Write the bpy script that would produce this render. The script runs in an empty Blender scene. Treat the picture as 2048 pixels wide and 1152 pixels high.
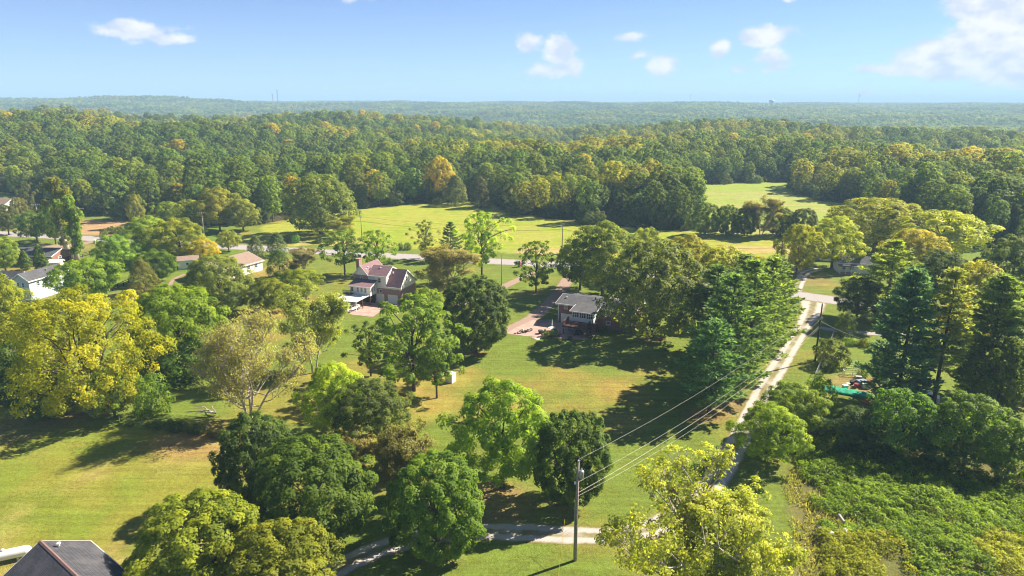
import bpy, bmesh, math, random
import numpy as np
from mathutils import Vector, Matrix
R_ = math.radians
S = bpy.context.scene
COL = S.collection
# ------------------------------------------------------------------ camera, sky, sun, exposure
CAM_H, PITCH, FPX, ROLL = 45.0, R_(15.2), 1366.0, R_(0.2)
FWD = np.array([0, math.cos(PITCH), -math.sin(PITCH)])
_r0 = np.array([1.0, 0, 0]); _u0 = np.array([0, math.sin(PITCH), math.cos(PITCH)])
RGT = _r0*math.cos(ROLL)+_u0*math.sin(ROLL); UPV = _u0*math.cos(ROLL)-_r0*math.sin(ROLL)
cam = bpy.data.cameras.new('camera'); camo = bpy.data.objects.new('camera', cam); COL.objects.link(camo)
cam.sensor_width = 36; cam.lens = 36*FPX/2048; cam.clip_start = 1; cam.clip_end = 40000
camo.matrix_world = Matrix(((RGT[0], UPV[0], -FWD[0], 0), (RGT[1], UPV[1], -FWD[1], 0), (RGT[2], UPV[2], -FWD[2], CAM_H), (0, 0, 0, 1)))
S.camera = camo
SUN_AZ, SUN_EL = R_(63), R_(39)          # clockwise from the view axis (+Y), height
SUN_STR, SKY_STR, EXPO = 3.0, 0.05, 2.2
sun = bpy.data.lights.new('sun', 'SUN'); sun.energy = SUN_STR; sun.angle = R_(0.6); sun.color = (1, .87, .68)
suno = bpy.data.objects.new('sun', sun); COL.objects.link(suno)
sd = Vector((math.sin(SUN_AZ)*math.cos(SUN_EL), math.cos(SUN_AZ)*math.cos(SUN_EL), math.sin(SUN_EL)))
suno.rotation_euler = sd.to_track_quat('Z', 'Y').to_euler()
S.view_settings.view_transform = 'Standard'; S.view_settings.look = 'None'
S.view_settings.gamma = 1; S.view_settings.use_curve_mapping = False
S.view_settings.exposure = EXPO
S.cycles.max_bounces = 5; S.cycles.diffuse_bounces = 3; S.cycles.glossy_bounces = 1; S.cycles.transmission_bounces = 2
S.cycles.volume_bounces = 1; S.cycles.transparent_max_bounces = 6
S.cycles.use_denoising = True
S.cycles.sample_clamp_indirect = 6; S.cycles.filter_width = 1.05

class NT:
    def __init__(s, tree): s.t = tree; s.n = tree.nodes; s.l = tree.links
    def a(s, typ, **kw):
        n = s.n.new(typ)
        for k, v in kw.items(): setattr(n, k, v)
        return n
    def put(s, sock, v):
        if isinstance(v, bpy.types.NodeSocket): s.l.new(v, sock)
        elif isinstance(v, bpy.types.Node): s.l.new(v.outputs[0], sock)
        else: sock.default_value = v
    def m(s, op, a, b=None, c=None, clamp=False):
        n = s.a('ShaderNodeMath', operation=op); n.use_clamp = clamp
        s.put(n.inputs[0], a)
        if b is not None: s.put(n.inputs[1], b)
        if c is not None: s.put(n.inputs[2], c)
        return n.outputs[0]
    def mix(s, f, a, b, mode='MIX'):
        n = s.a('ShaderNodeMix', data_type='RGBA', blend_type=mode)
        s.put(n.inputs[0], f); s.put(n.inputs[6], c4(a)); s.put(n.inputs[7], c4(b)); return n.outputs[2]
    def noise(s, scale, detail=3, rough=.55, vec=None, dim='3D'):
        n = s.a('ShaderNodeTexNoise', noise_dimensions=dim); n.inputs['Scale'].default_value = scale
        n.inputs['Detail'].default_value = detail; n.inputs['Roughness'].default_value = rough
        if vec is not None: s.put(n.inputs['Vector'], vec)
        return n.outputs[0]
    def rng(s, v, a, b, c=0, d=1, smooth=False):
        n = s.a('ShaderNodeMapRange'); n.interpolation_type = 'SMOOTHSTEP' if smooth else 'LINEAR'
        s.put(n.inputs[0], v)
        for i, x in enumerate((a, b, c, d)): s.put(n.inputs[i+1], x)
        return n.outputs[0]
def c4(v):
    if isinstance(v, (tuple, list)) and len(v) == 3: return (*v, 1)
    return v

W = bpy.data.worlds.new('World'); S.world = W; W.use_nodes = True
def build_world():
    T = NT(W.node_tree); T.n.clear()
    out = T.a('ShaderNodeOutputWorld'); bg = T.a('ShaderNodeBackground'); T.l.new(bg.outputs[0], out.inputs[0])
    sky = T.a('ShaderNodeTexSky', sky_type='NISHITA'); sky.sun_disc = False
    sky.sun_elevation = SUN_EL; sky.sun_rotation = SUN_AZ; sky.air_density = .32; sky.dust_density = 0; sky.ozone_density = 2.8; sky.altitude = 0
    tc = T.a('ShaderNodeTexCoord'); sp = T.a('ShaderNodeSeparateXYZ'); T.l.new(tc.outputs['Generated'], sp.inputs[0])
    az = T.m('ARCTAN2', sp.outputs[0], sp.outputs[1]); el = T.m('ARCSINE', sp.outputs[2])
    cv = T.a('ShaderNodeCombineXYZ'); T.put(cv.inputs[0], az); T.put(cv.inputs[1], T.m('MULTIPLY', el, 1.5))
    n1 = T.noise(26, 6, .62, cv.outputs[0]); n2 = T.noise(70, 4, .6, cv.outputs[0])
    # cumulus puffs: azimuth, elevation, half-widths (degrees), weight
    m = None
    for a, e, wa, we, k in CLOUDS:
        dx = T.m('DIVIDE', T.m('SUBTRACT', az, R_(a)), R_(wa)); dy = T.m('DIVIDE', T.m('SUBTRACT', el, R_(e)), R_(we))
        d = T.m('SQRT', T.m('ADD', T.m('MULTIPLY', dx, dx), T.m('MULTIPLY', dy, dy)))
        v = T.m('MULTIPLY', T.m('SUBTRACT', 1.12, d), T.m('MULTIPLY', k, 1.25) if False else k*1.25)
        m = v if m is None else T.m('MAXIMUM', m, v)
    # the same fair-weather puffs go on over the rest of the sky
    n0 = T.noise(5.5, 2, .5, tc.outputs['Generated'])
    rest = T.m('MULTIPLY', T.m('SUBTRACT', n0, .64), 7.0)
    rest = T.m('SUBTRACT', rest, T.m('MULTIPLY', T.rng(el, R_(16), R_(11)), 3.0))
    m = T.m('MAXIMUM', m, rest)
    m = T.m('MAXIMUM', m, -1.2)
    dens = T.m('ADD', m, T.m('MULTIPLY', T.m('SUBTRACT', n1, .52), 3.0))
    dens = T.m('ADD', dens, T.m('MULTIPLY', T.m('SUBTRACT', n2, .5), .5))
    mask = T.rng(dens, -0.10, .68, 0, 0.95, True)
    cold = T.rng(T.noise(34, 3, .5, cv.outputs[0]), .38, .62)
    ccol = T.mix(cold, (3.1, 3.45, 4.1), (4.55, 4.55, 4.65))
    # faint high streaks
    cs = T.a('ShaderNodeCombineXYZ'); T.put(cs.inputs[0], T.m('MULTIPLY', az, 4)); T.put(cs.inputs[1], T.m('MULTIPLY', el, 40))
    st = T.m('MULTIPLY', T.rng(T.noise(1.2, 4, .6, cs.outputs[0]), .5, .8), .10)
    base = T.mix(st, sky.outputs[0], (2.7, 3.7, 5.0))
    base = T.mix(T.rng(el, R_(-1), R_(11), .75, 0), base, (2.1, 2.8, 3.7))   # pale haze gradient painted into the sky colour all round the horizon
    T.put(bg.inputs[0], T.mix(mask, base, ccol)); bg.inputs[1].default_value = SKY_STR
CLOUDS = [  # fair-weather cumulus low in the sky
 (-27.4, 4.75, 2.6, .75, 1.0), (-25.2, 4.3, 1.6, .55, .9),
 (1.3, 4.6, 1.1, .9, .9), (3.9, 4.0, 1.5, 1.2, 1.0), (2.6, 2.4, 1.9, .7, .9), (4.6, 3.0, 1.3, 1.0, .9),
 (9.3, 5.0, 1.0, .45, .8), (9.7, 3.5, .8, .45, .7), (11.6, 2.8, 1.4, .9, .75), (16.2, 4.2, .9, .8, .9), (19.2, 4.7, 2.2, .85, 1.0), (20.0, 3.4, 1.3, 1.0, .9),
 (20.5, 7.6, .7, .5, .7), (-10.4, 8.6, 1.7, .6, .8), (-12.2, 7.6, 1.2, .4, .6), (27.0, 2.4, 1.6, .35, .6), (17.4, 2.5, .7, .3, .5), (26.2, .75, .8, .3, .5),
 (-4.0, 9.1, 1.6, .4, .6),
 (33.5, 6.2, 3.2, 1.4, 1.5), (36.5, 7.2, 3.8, 1.8, 1.6), (35.0, 4.4, 4.6, 1.7, 1.7), (31.5, 2.9, 3.8, 1.4, 1.6), (36.0, 2.4, 4.6, 1.5, 1.6), (39.5, 5.5, 4.0, 3.0, 1.2), (44, 5, 5, 2.8, 1.2),
 (-46, 5, 3, 1, .9), (-60, 7, 5, 1.6, 1), (58, 7, 5, 2.2, 1), (75, 9, 6, 2.2, 1), (110, 7, 6, 2, 1), (150, 8, 6, 2, 1), (-100, 7, 6, 2, 1), (-140, 8, 6, 2, 1)]
build_world()
# ------------------------------------------------------------------ survey: plan positions read off the aerial view on the ground plane
def at(px, py, z=0.0):
    d = FWD + (px-1024)/FPX*RGT + (576-py)/FPX*UPV
    p = np.array([0, 0, CAM_H]) + d*((z-CAM_H)/d[2])
    return Vector((float(p[0]), float(p[1]), z))
def dist_of(p): return float((np.array(p)-np.array([0, 0, CAM_H])) @ FWD)
def height_to(p, py):      # height of an upright at p whose tip stands at image row py
    k = (576-py)/FPX; q = np.array([p[0], p[1], p[2]-CAM_H]); n = UPV - k*FWD
    return float(-(q @ n)/n[2])
# ------------------------------------------------------------------ noise, terrain
def vnoise(x, y, seed=0):
    xi = np.floor(x).astype(np.int64); yi = np.floor(y).astype(np.int64); xf = x-xi; yf = y-yi
    def h(a, b):
        v = (a*374761393 + b*668265263 + seed*974634421) & 0xffffffff
        v = ((v ^ (v >> 13))*1274126177) & 0xffffffff
        return ((v ^ (v >> 16)) & 0xffff)/65535.0
    u = xf*xf*(3-2*xf); w = yf*yf*(3-2*yf)
    return (h(xi, yi)*(1-u)+h(xi+1, yi)*u)*(1-w)+(h(xi, yi+1)*(1-u)+h(xi+1, yi+1)*u)*w
def fbm(x, y, s, seed=0, o=4):
    r = 0; a = .5; t = 0
    for i in range(o): r = r+a*vnoise(x/s, y/s, seed+i*17); t += a; a *= .5; s *= .5
    return r/t
def sst(x, a, b):
    t = np.clip((x-a)/(b-a), 0, 1); return t*t*(3-2*t)
def hgt(x, y):
    x = np.asarray(x, float); y = np.asarray(y, float)
    r = np.hypot(x, y); az = np.degrees(np.arctan2(x, y))
    A = np.interp(az, [-50, -38, -25, -12, -5, 1, 4, 8, 15, 24, 32, 40, 55], [8, 7, 7, 6, 1, -9, -20, -8, 1, 0, -5, -9, -9])
    up = sst(r, 430, 830)*.5+sst(r, 320, 650)*.5; dn = sst(r, 900, 1250)
    h = A*up*(1-dn) + (-22)*dn*(1-sst(r, 1350, 2900)) + sst(r, 1350, 3300)*20 + sst(r, 3300, 6500)*5
    h = h + (fbm(x, y, 700, 5, 3)-.5)*34*sst(r, 1100, 2600) + (fbm(x, y, 250, 9, 2)-.5)*20*up + (fbm(x, y, 130, 13, 2)-.5)*20*sst(r, 330, 470)*(1-sst(r, 900, 1200))
    h = h + 17*np.exp(-((az+29)/7)**2)*np.exp(-((r-3000)/700)**2)
    h = h*(1-sst(az, 11, 14)*(1-sst(az, 27, 31))*(1-sst(r, 430, 520)))
    back = sst(-y, -20, 200)
    return h*(1-back)
def hz(x, y): return float(hgt(np.array([x]), np.array([y]))[0])
def inpoly(x, y, P):
    ins = np.zeros(np.shape(x), bool); n = len(P); j = n-1
    for i in range(n):
        xi, yi = P[i][0], P[i][1]; xj, yj = P[j][0], P[j][1]
        if yi != yj:
            c = ((yi > y) != (yj > y)) & (x < (xj-xi)*(y-yi)/(yj-yi)+xi); ins ^= c
        j = i
    return ins
def GP(*pts): return [at(*p) for p in pts]
# ------------------------------------------------------------------ mesh helpers
class MB:
    def __init__(s): s.v = []; s.f = []
    def add(s, vs, fs):
        o = len(s.v); s.v += [tuple(p) for p in vs]; s.f += [tuple(i+o for i in f) for f in fs]
        return s
    def box(s, x0, x1, y0, y1, z0, z1):
        return s.add([(x0,y0,z0),(x1,y0,z0),(x1,y1,z0),(x0,y1,z0),(x0,y0,z1),(x1,y0,z1),(x1,y1,z1),(x0,y1,z1)],
                     [(0,3,2,1),(4,5,6,7),(0,1,5,4),(1,2,6,5),(2,3,7,6),(3,0,4,7)])
    def slab(s, pts, t):            # pts: top outline, counter-clockwise from above
        n = len(pts); top = [Vector(p) for p in pts]; bot = [p-Vector((0,0,t)) for p in top]
        return s.add(top+bot, [tuple(range(n)), tuple(range(2*n-1, n-1, -1))]+[(i, n+i, n+(i+1) % n, (i+1) % n) for i in range(n)])
    def prism(s, prof, axis, a, b):  # prof 2D (h, z) extruded along 'x' or 'y'
        n = len(prof)
        f = (lambda q, t: (t, q[0], q[1])) if axis == 'x' else (lambda q, t: (q[0], t, q[1]))
        return s.add([f(q, a) for q in prof]+[f(q, b) for q in prof], [tuple(range(n)), tuple(range(2*n-1, n-1, -1))]+[(i, n+i, n+(i+1) % n, (i+1) % n) for i in range(n)])
    def tube(s, pts, rad, k=6, cap=True):
        pts = [Vector(p) for p in pts]; o = len(s.v)
        if not hasattr(rad, '__len__'): rad = [rad]*len(pts)
        for i, p in enumerate(pts):
            d = (pts[min(i+1, len(pts)-1)]-pts[max(i-1, 0)])
            d = d.normalized() if d.length > 1e-9 else Vector((0,0,1))
            a = Vector((1,0,0)) if abs(d.x) < .8 else Vector((0,1,0))
            a = (a-d*a.dot(d)).normalized(); b = d.cross(a)
            for j in range(k):
                t = 2*math.pi*j/k; s.v.append(tuple(p+(a*math.cos(t)+b*math.sin(t))*rad[i]))
        for i in range(len(pts)-1):
            for j in range(k):
                s.f.append((o+i*k+j, o+i*k+(j+1) % k, o+(i+1)*k+(j+1) % k, o+(i+1)*k+j))
        if cap:
            s.f.append(tuple(o+j for j in range(k-1, -1, -1))); s.f.append(tuple(o+(len(pts)-1)*k+j for j in range(k)))
        return s
    def lathe(s, prof, k=14, c=(0,0,0)):
        o = len(s.v)
        for r, z in prof:
            for j in range(k): t = 2*math.pi*j/k; s.v.append((c[0]+r*math.cos(t), c[1]+r*math.sin(t), c[2]+z))
        for i in range(len(prof)-1):
            for j in range(k): s.f.append((o+i*k+j, o+i*k+(j+1) % k, o+(i+1)*k+(j+1) % k, o+(i+1)*k+j))
        s.f.append(tuple(o+j for j in range(k-1, -1, -1))); s.f.append(tuple(o+(len(prof)-1)*k+j for j in range(k)))
        return s
    def mesh(s, name, m=None, smooth=False):
        me = bpy.data.meshes.new(name); me.from_pydata(s.v, [], s.f); me.update()
        if m: me.materials.append(m)
        if smooth: me.polygons.foreach_set('use_smooth', [True]*len(me.polygons))
        return me
    def build(s, name, m, parent=None, smooth=False, bevel=0):
        o = bpy.data.objects.new(name, s.mesh(name, m, smooth)); COL.objects.link(o); o.parent = parent
        if bevel:
            b = o.modifiers.new('edge', 'BEVEL'); b.width = bevel; b.segments = 2; b.limit_method = 'ANGLE'
        return o
def tag(o, label=None, cat=None, group=None, kind=None):
    if label: o['label'] = label
    if cat: o['category'] = cat
    if group: o['group'] = group
    if kind: o['kind'] = kind
    return o
def empty(name, loc, rz=0, label=None, cat=None, group=None):
    o = bpy.data.objects.new(name, None); COL.objects.link(o); o.location = loc; o.rotation_euler = (0, 0, rz)
    o.empty_display_size = .2
    return tag(o, label, cat, group)
def ico(r, c, seed, rough=.25, flat=1.0, sub=1):
    bm = bmesh.new(); bmesh.ops.create_icosphere(bm, subdivisions=sub, radius=1); rr = random.Random(seed)
    vs = []
    for v in bm.verts:
        k = r*(1+rr.uniform(-rough, rough)); vs.append((c[0]+v.co.x*k, c[1]+v.co.y*k, c[2]+v.co.z*k*flat))
    fs = [tuple(x.index for x in f.verts) for f in bm.faces]; bm.free(); return vs, fs
# ------------------------------------------------------------------ materials
MATS = {}
def mat(name, col, rough=.8, var=.18, scale=1.5, bump=0, bscale=20, spec=.3, metal=0, col2=None):
    if name in MATS: return MATS[name]
    m = bpy.data.materials.new(name); m.use_nodes = True; T = NT(m.node_tree); b = m.node_tree.nodes['Principled BSDF']
    tc = T.a('ShaderNodeTexCoord').outputs['Object']
    n = T.noise(scale, 5, .6, tc)
    lo = tuple(c*(1-var) for c in col); hi = col2 if col2 else tuple(min(1, c*(1+var)) for c in col)
    T.put(b.inputs['Base Color'], T.mix(T.rng(n, .3, .7), lo, hi))
    b.inputs['Roughness'].default_value = rough; b.inputs['Specular IOR Level'].default_value = spec; b.inputs['Metallic'].default_value = metal
    if bump:
        bn = T.a('ShaderNodeBump'); bn.inputs['Strength'].default_value = bump; bn.inputs['Distance'].default_value = .05
        T.put(bn.inputs['Height'], T.noise(bscale, 4, .6, tc)); T.l.new(bn.outputs[0], b.inputs['Normal'])
    MATS[name] = m; return m
def brick_mat(name, c1, c2, mortar, w=.24, h=.08, ms=.012, axis=True):
    m = bpy.data.materials.new(name); m.use_nodes = True; T = NT(m.node_tree); b = m.node_tree.nodes['Principled BSDF']
    tc = T.a('ShaderNodeTexCoord').outputs['Object']; sp = T.a('ShaderNodeSeparateXYZ'); T.l.new(tc, sp.inputs[0])
    cv = T.a('ShaderNodeCombineXYZ'); T.put(cv.inputs[0], T.m('ADD', sp.outputs[0], sp.outputs[1])); T.put(cv.inputs[1], sp.outputs[2])
    br = T.a('ShaderNodeTexBrick'); T.l.new(cv.outputs[0], br.inputs['Vector']); br.inputs['Scale'].default_value = 1
    br.inputs['Brick Width'].default_value = w; br.inputs['Row Height'].default_value = h; br.inputs['Mortar Size'].default_value = ms
    br.inputs['Color1'].default_value = c4(c1); br.inputs['Color2'].default_value = c4(c2); br.inputs['Mortar'].default_value = c4(mortar)
    n = T.noise(1.3, 4, .6, tc); n5 = T.noise(5, 3, .6, tc)
    col = T.mix(.35, br.outputs[0], T.mix(T.rng(n5, .3, .7), c1, c2)); col = T.mix(T.rng(n, .35, .75, 0, .35), col, tuple(c*.6 for c in c1))
    T.put(b.inputs['Base Color'], col); b.inputs['Roughness'].default_value = .9; b.inputs['Specular IOR Level'].default_value = .2
    MATS[name] = m; return m
def shingle_mat(name, c1, c2, streak):
    m = bpy.data.materials.new(name); m.use_nodes = True; T = NT(m.node_tree); b = m.node_tree.nodes['Principled BSDF']
    tc = T.a('ShaderNodeTexCoord').outputs['Object']
    br = T.a('ShaderNodeTexBrick'); sp = T.a('ShaderNodeSeparateXYZ'); T.l.new(tc, sp.inputs[0])
    cv = T.a('ShaderNodeCombineXYZ'); T.put(cv.inputs[0], sp.outputs[0]); T.put(cv.inputs[1], T.m('ADD', sp.outputs[1], T.m('MULTIPLY', sp.outputs[2], .9)))
    T.l.new(cv.outputs[0], br.inputs['Vector']); br.inputs['Scale'].default_value = 1
    br.inputs['Brick Width'].default_value = .32; br.inputs['Row Height'].default_value = .15; br.inputs['Mortar Size'].default_value = .012
    br.inputs['Color1'].default_value = c4(c1); br.inputs['Color2'].default_value = c4(c2); br.inputs['Mortar'].default_value = c4(tuple(c*.45 for c in c1))
    n = T.noise(.7, 5, .65, tc); n2 = T.noise(9, 3, .7, tc)
    col = T.mix(T.rng(n, .42, .68, 0, .7), br.outputs[0], streak); col = T.mix(T.rng(n2, .3, .7, .0, .35), col, tuple(c*.5 for c in c1))
    T.put(b.inputs['Base Color'], col); b.inputs['Roughness'].default_value = .92; b.inputs['Specular IOR Level'].default_value = .2
    bn = T.a('ShaderNodeBump'); bn.inputs['Strength'].default_value = .4; bn.inputs['Distance'].default_value = .02; T.put(bn.inputs['Height'], br.outputs[1]); bn.invert = True
    T.l.new(bn.outputs[0], b.inputs['Normal']); MATS[name] = m; return m
def glass_mat():
    m = bpy.data.materials.new('window_glass'); m.use_nodes = True; b = m.node_tree.nodes['Principled BSDF']
    T = NT(m.node_tree); tc = T.a('ShaderNodeTexCoord').outputs['Object']
    T.put(b.inputs['Base Color'], T.mix(T.noise(.9, 2, .5, tc), (.02, .03, .05), (.10, .13, .17))); b.inputs['Roughness'].default_value = .08; b.inputs['Specular IOR Level'].default_value = .6
    MATS['glass'] = m; return m
def leaf_mat(const=None):
    m = bpy.data.materials.new('leaf'); m.use_nodes = True; T = NT(m.node_tree); T.n.clear()
    out = T.a('ShaderNodeOutputMaterial'); oi = T.a('ShaderNodeObjectInfo'); at_ = T.a('ShaderNodeAttribute', attribute_name='tint')
    t = at_.outputs['Fac']; base = c4(const) if const else oi.outputs['Color']
    hsv = T.a('ShaderNodeHueSaturation'); T.put(hsv.inputs['Color'], T.mix(1.0, base, (1.17, 1.0, .85), 'MULTIPLY'))
    T.put(hsv.inputs['Hue'], T.m('ADD', T.rng(oi.outputs['Random'], 0, 1, .488, .512), T.rng(t, 0, 1, .012, -.014))); T.put(hsv.inputs['Value'], T.m('MULTIPLY', T.rng(t, 0, 1, 1.1, 2.9), T.rng(oi.outputs['Random'], 0, 1, .86, 1.18))); hsv.inputs['Saturation'].default_value = 1.0
    warm = T.mix(1.0, hsv.outputs[0], (1.16, 1.07, .75), 'MULTIPLY')
    col = T.mix(T.rng(t, .35, 1, 0, .85), hsv.outputs[0], warm)
    pb = T.a('ShaderNodeBsdfPrincipled'); T.put(pb.inputs['Base Color'], col); pb.inputs['Roughness'].default_value = .6; pb.inputs['Specular IOR Level'].default_value = .22
    tr = T.a('ShaderNodeBsdfTranslucent'); T.put(tr.inputs[0], T.mix(1.0, col, (1.65, 1.7, .6), 'MULTIPLY'))
    mx = T.a('ShaderNodeMixShader'); mx.inputs[0].default_value = .5; T.l.new(pb.outputs[0], mx.inputs[1]); T.l.new(tr.outputs[0], mx.inputs[2])
    T.l.new(mx.outputs[0], out.inputs[0]); return m
LEAF = leaf_mat(); GLASS = glass_mat()
BARK = mat('bark', (.105, .08, .062), .95, .4, 3, .5, 14)
PBARK = mat('pale_bark', (.40, .36, .32), .95, .35, 4, .4, 14)
WHITE = mat('white_paint', (.74, .73, .70), .6, .06); CREAM = mat('cream_siding', (.82, .79, .73), .7, .06)
WOOD = mat('deck_wood', (.13, .062, .052), .8, .3, 4); GREYW = mat('weathered_pole', (.30, .26, .22), .9, .3, 3); DARKW = mat('dark_pole', (.075, .055, .045), .9, .3, 3)
METAL = mat('grey_metal', (.42, .43, .45), .45, .1, 3, metal=.6); BLACK = mat('black_rail', (.02, .018, .018), .8, .2)
# ------------------------------------------------------------------ foliage generators (metres)
LEAFTRI = [0]
def quads_mesh(name, Q, tint, m=None):
    n = len(Q); LEAFTRI[0] += 2*n
    me = bpy.data.meshes.new(name); me.vertices.add(4*n); me.loops.add(4*n); me.polygons.add(n)
    me.vertices.foreach_set('co', np.ascontiguousarray(Q, np.float32).reshape(-1))
    me.loops.foreach_set('vertex_index', np.arange(4*n, dtype=np.int32))
    me.polygons.foreach_set('loop_start', np.arange(0, 4*n, 4, dtype=np.int32))
    a = me.attributes.new('tint', 'FLOAT', 'FACE'); a.data.foreach_set('value', np.clip(tint, 0, 1).astype(np.float32))
    me.update(calc_edges=True); me.materials.append(m or LEAF); return me
def unit(v): return v/np.maximum(np.linalg.norm(v, axis=-1, keepdims=True), 1e-9)
def leaf_quads(rg, P, N, L, Wd, fold=.18):
    n = len(P); t = unit(np.cross(N, rg.normal(size=(n, 3)))); b = np.cross(N, t)
    L = (L*rg.uniform(.65, 1.3, n))[:, None]; Wd = (Wd*rg.uniform(.7, 1.25, n))[:, None]
    Q = np.empty((n, 4, 3)); Q[:, 0] = P-t*L*.5; Q[:, 1] = P+b*Wd*.5+N*L*fold; Q[:, 2] = P+t*L*.5; Q[:, 3] = P-b*Wd*.5+N*L*fold
    return Q
def clump_leaves(rg, C, rad, per, L, Wd, ctr, up=.35, outw=.9, flat=.8, jit=.75, tv=.22):
    C = np.asarray(C, float); rad = np.asarray(rad, float); n = len(C); k = per*n
    Ci = np.repeat(C, per, 0); ri = np.repeat(rad, per)[:, None]; O = unit(Ci-np.asarray(ctr))
    D = unit(rg.normal(size=(k, 3))+O*outw+np.array([0, 0, up]))
    P = Ci+D*ri*rg.uniform(.55, 1.08, (k, 1))*np.array([1, 1, flat])
    N = unit(D+O*.25+np.array([0, 0, .35])+rg.normal(size=(k, 3))*jit*.6)
    tint = np.repeat(np.clip(rg.normal(.5, tv, n), 0, 1), per)*.6+rg.uniform(0, .4, k)
    return leaf_quads(rg, P, N, L, Wd), tint
def envelope(rg, n, R, z0, z1, wide=.4, pw=2.2, lump=.14, inn=(.72, .95)):
    i = np.arange(n)+.5; t = i/n; a = i*2.39996+rg.uniform(0, .5, n)
    k = math.log(.5)/math.log(wide); tt = t**k
    r = (1-np.abs(2*tt-1)**pw)**(1/pw)
    ph = rg.uniform(0, 6.28, 6); lm = 1+lump*(np.sin(2*a+ph[0]+t*3)+np.sin(3*a+ph[1]-t*4)+.7*np.sin(5*a+ph[2]+t*7))/2
    q = rg.uniform(inn[0], inn[1], n)*lm
    return np.c_[np.cos(a)*r*R*q, np.sin(a)*r*R*q, z0+(z1-z0)*(.5+(t-.5)*rg.uniform(.88, 1.02, n))]
def limb(mb, rnd, p0, p1, r0, r1, k=5, sag=.12, n=4):
    p0 = Vector(p0); p1 = Vector(p1); L = (p1-p0).length; pts = []
    for i in range(n+1):
        t = i/n; q = p0.lerp(p1, t)+Vector((0, 0, sag*L*math.sin(math.pi*t)))
        if 0 < i < n: q += Vector((rnd.uniform(-1, 1), rnd.uniform(-1, 1), rnd.uniform(-1, 1)))*L*.045
        pts.append(q)
    mb.tube(pts, [r0+(r1-r0)*i/n for i in range(n+1)], k); return pts
def broadleaf(seed, H=12, R=6, zb=.14, wide=.42, pw=2.2, nc=130, cr=(.13, .2), per=105, L=.42, Wd=.3, lump=.14, fill=.15, limbs=12, tr=.26, flat=.8, jit=.45, tv=.32, inn=(.72, .95), bark=None, up=.35):
    rg = np.random.default_rng(seed); rnd = random.Random(seed)
    C = envelope(rg, nc, R, zb*H, H*.97, wide, pw, lump, inn); nf = int(nc*fill)
    if nf:
        F = envelope(rg, nf, R*.55, zb*H+.1*H, H*.8, .5, 2, .1, (.2, 1)); C = np.r_[C, F]
    rad = rg.uniform(cr[0], cr[1], len(C))*R; ctr = (0, 0, H*(zb+.3))
    Q, t = clump_leaves(rg, C, rad, per, L, Wd, ctr, flat=flat, jit=jit, tv=tv, up=up)
    crown = quads_mesh('crown', Q, t)
    mb = MB(); ht = H*(zb+.28)
    mb.tube([(0, 0, -.3), (rnd.uniform(-.05, .05), 0, .25), (rnd.uniform(-.1, .1), rnd.uniform(-.1, .1), ht*.5), (rnd.uniform(-.2, .2), rnd.uniform(-.2, .2), ht), (0, 0, H*.8)], [tr*1.7, tr*1.15, tr*.9, tr*.7, tr*.15], 8)
    for j in range(limbs):
        c = C[rnd.randrange(len(C))]; z = min(c[2]*.75, rnd.uniform(zb*H*.8+.4, ht*1.25)); limb(mb, rnd, (0, 0, z), c, tr*.42, .03)
    return crown, mb.mesh('trunk', bark or BARK, True), H, R
def skeleton(rnd, H, R, stems=1, lev=4, kids=(3, 4), lean=.25, up=.25, tr=.2, ratio=.68, z0=.3):
    segs = []; tips = []
    def grow(p, d, L, r, l):
        q = p; n = 3
        for i in range(n):
            d = (d+Vector((rnd.gauss(0, .14), rnd.gauss(0, .14), rnd.gauss(0, .1)+up*.18))).normalized(); q2 = q+d*L/n; ra = r*(1-i/n*.4)
            segs.append((q, q2, ra, r*(1-(i+1)/n*.4), l)); q = q2
            if l >= 2 and rnd.random() < .5: tips.append((q.copy(), l))
        if l >= lev: tips.append((q.copy(), l)); return
        for k in range(rnd.randint(*kids)):
            a = rnd.uniform(0, 6.28); s = Vector((math.cos(a), math.sin(a), 0)); nd = (d*rnd.uniform(.7, 1.1)+s*rnd.uniform(.45, .95)+Vector((0, 0, up))).normalized()
            grow(q, nd, L*ratio*rnd.uniform(.75, 1.2), r*.58, l+1)
        if l <= 1:
            for k in range(4 if l == 0 else 2):
                t = rnd.uniform(.45, .95); m = p.lerp(q, t); a = rnd.uniform(0, 6.28); nd = Vector((math.cos(a), math.sin(a), rnd.uniform(.05, .5))).normalized()
                grow(m, nd, L*ratio*rnd.uniform(.7, 1.15), r*.5, l+(2 if lev > 3 else 1))
    for s in range(stems):
        a = s/stems*6.28+rnd.uniform(-.4, .4); d = Vector((math.cos(a)*lean, math.sin(a)*lean, 1)).normalized() if stems > 1 else Vector((rnd.uniform(-.08, .08), rnd.uniform(-.08, .08), 1)).normalized()
        grow(Vector((math.cos(a)*.25*(stems > 1), math.sin(a)*.25*(stems > 1), -.2)), d, H*z0*rnd.uniform(.85, 1.15), tr*rnd.uniform(.8, 1.1), 0)
    mz = max(s[1].z for s in segs); mr = sorted(math.hypot(s[1].x, s[1].y) for s in segs)[int(len(segs)*.97)]
    fx, fz = R/mr, H/mz
    def sc(p): return Vector((p.x*fx, p.y*fx, p.z*fz))
    return [(sc(a), sc(b), r0, r1, l) for a, b, r0, r1, l in segs], [(sc(p), l) for p, l in tips]
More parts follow.
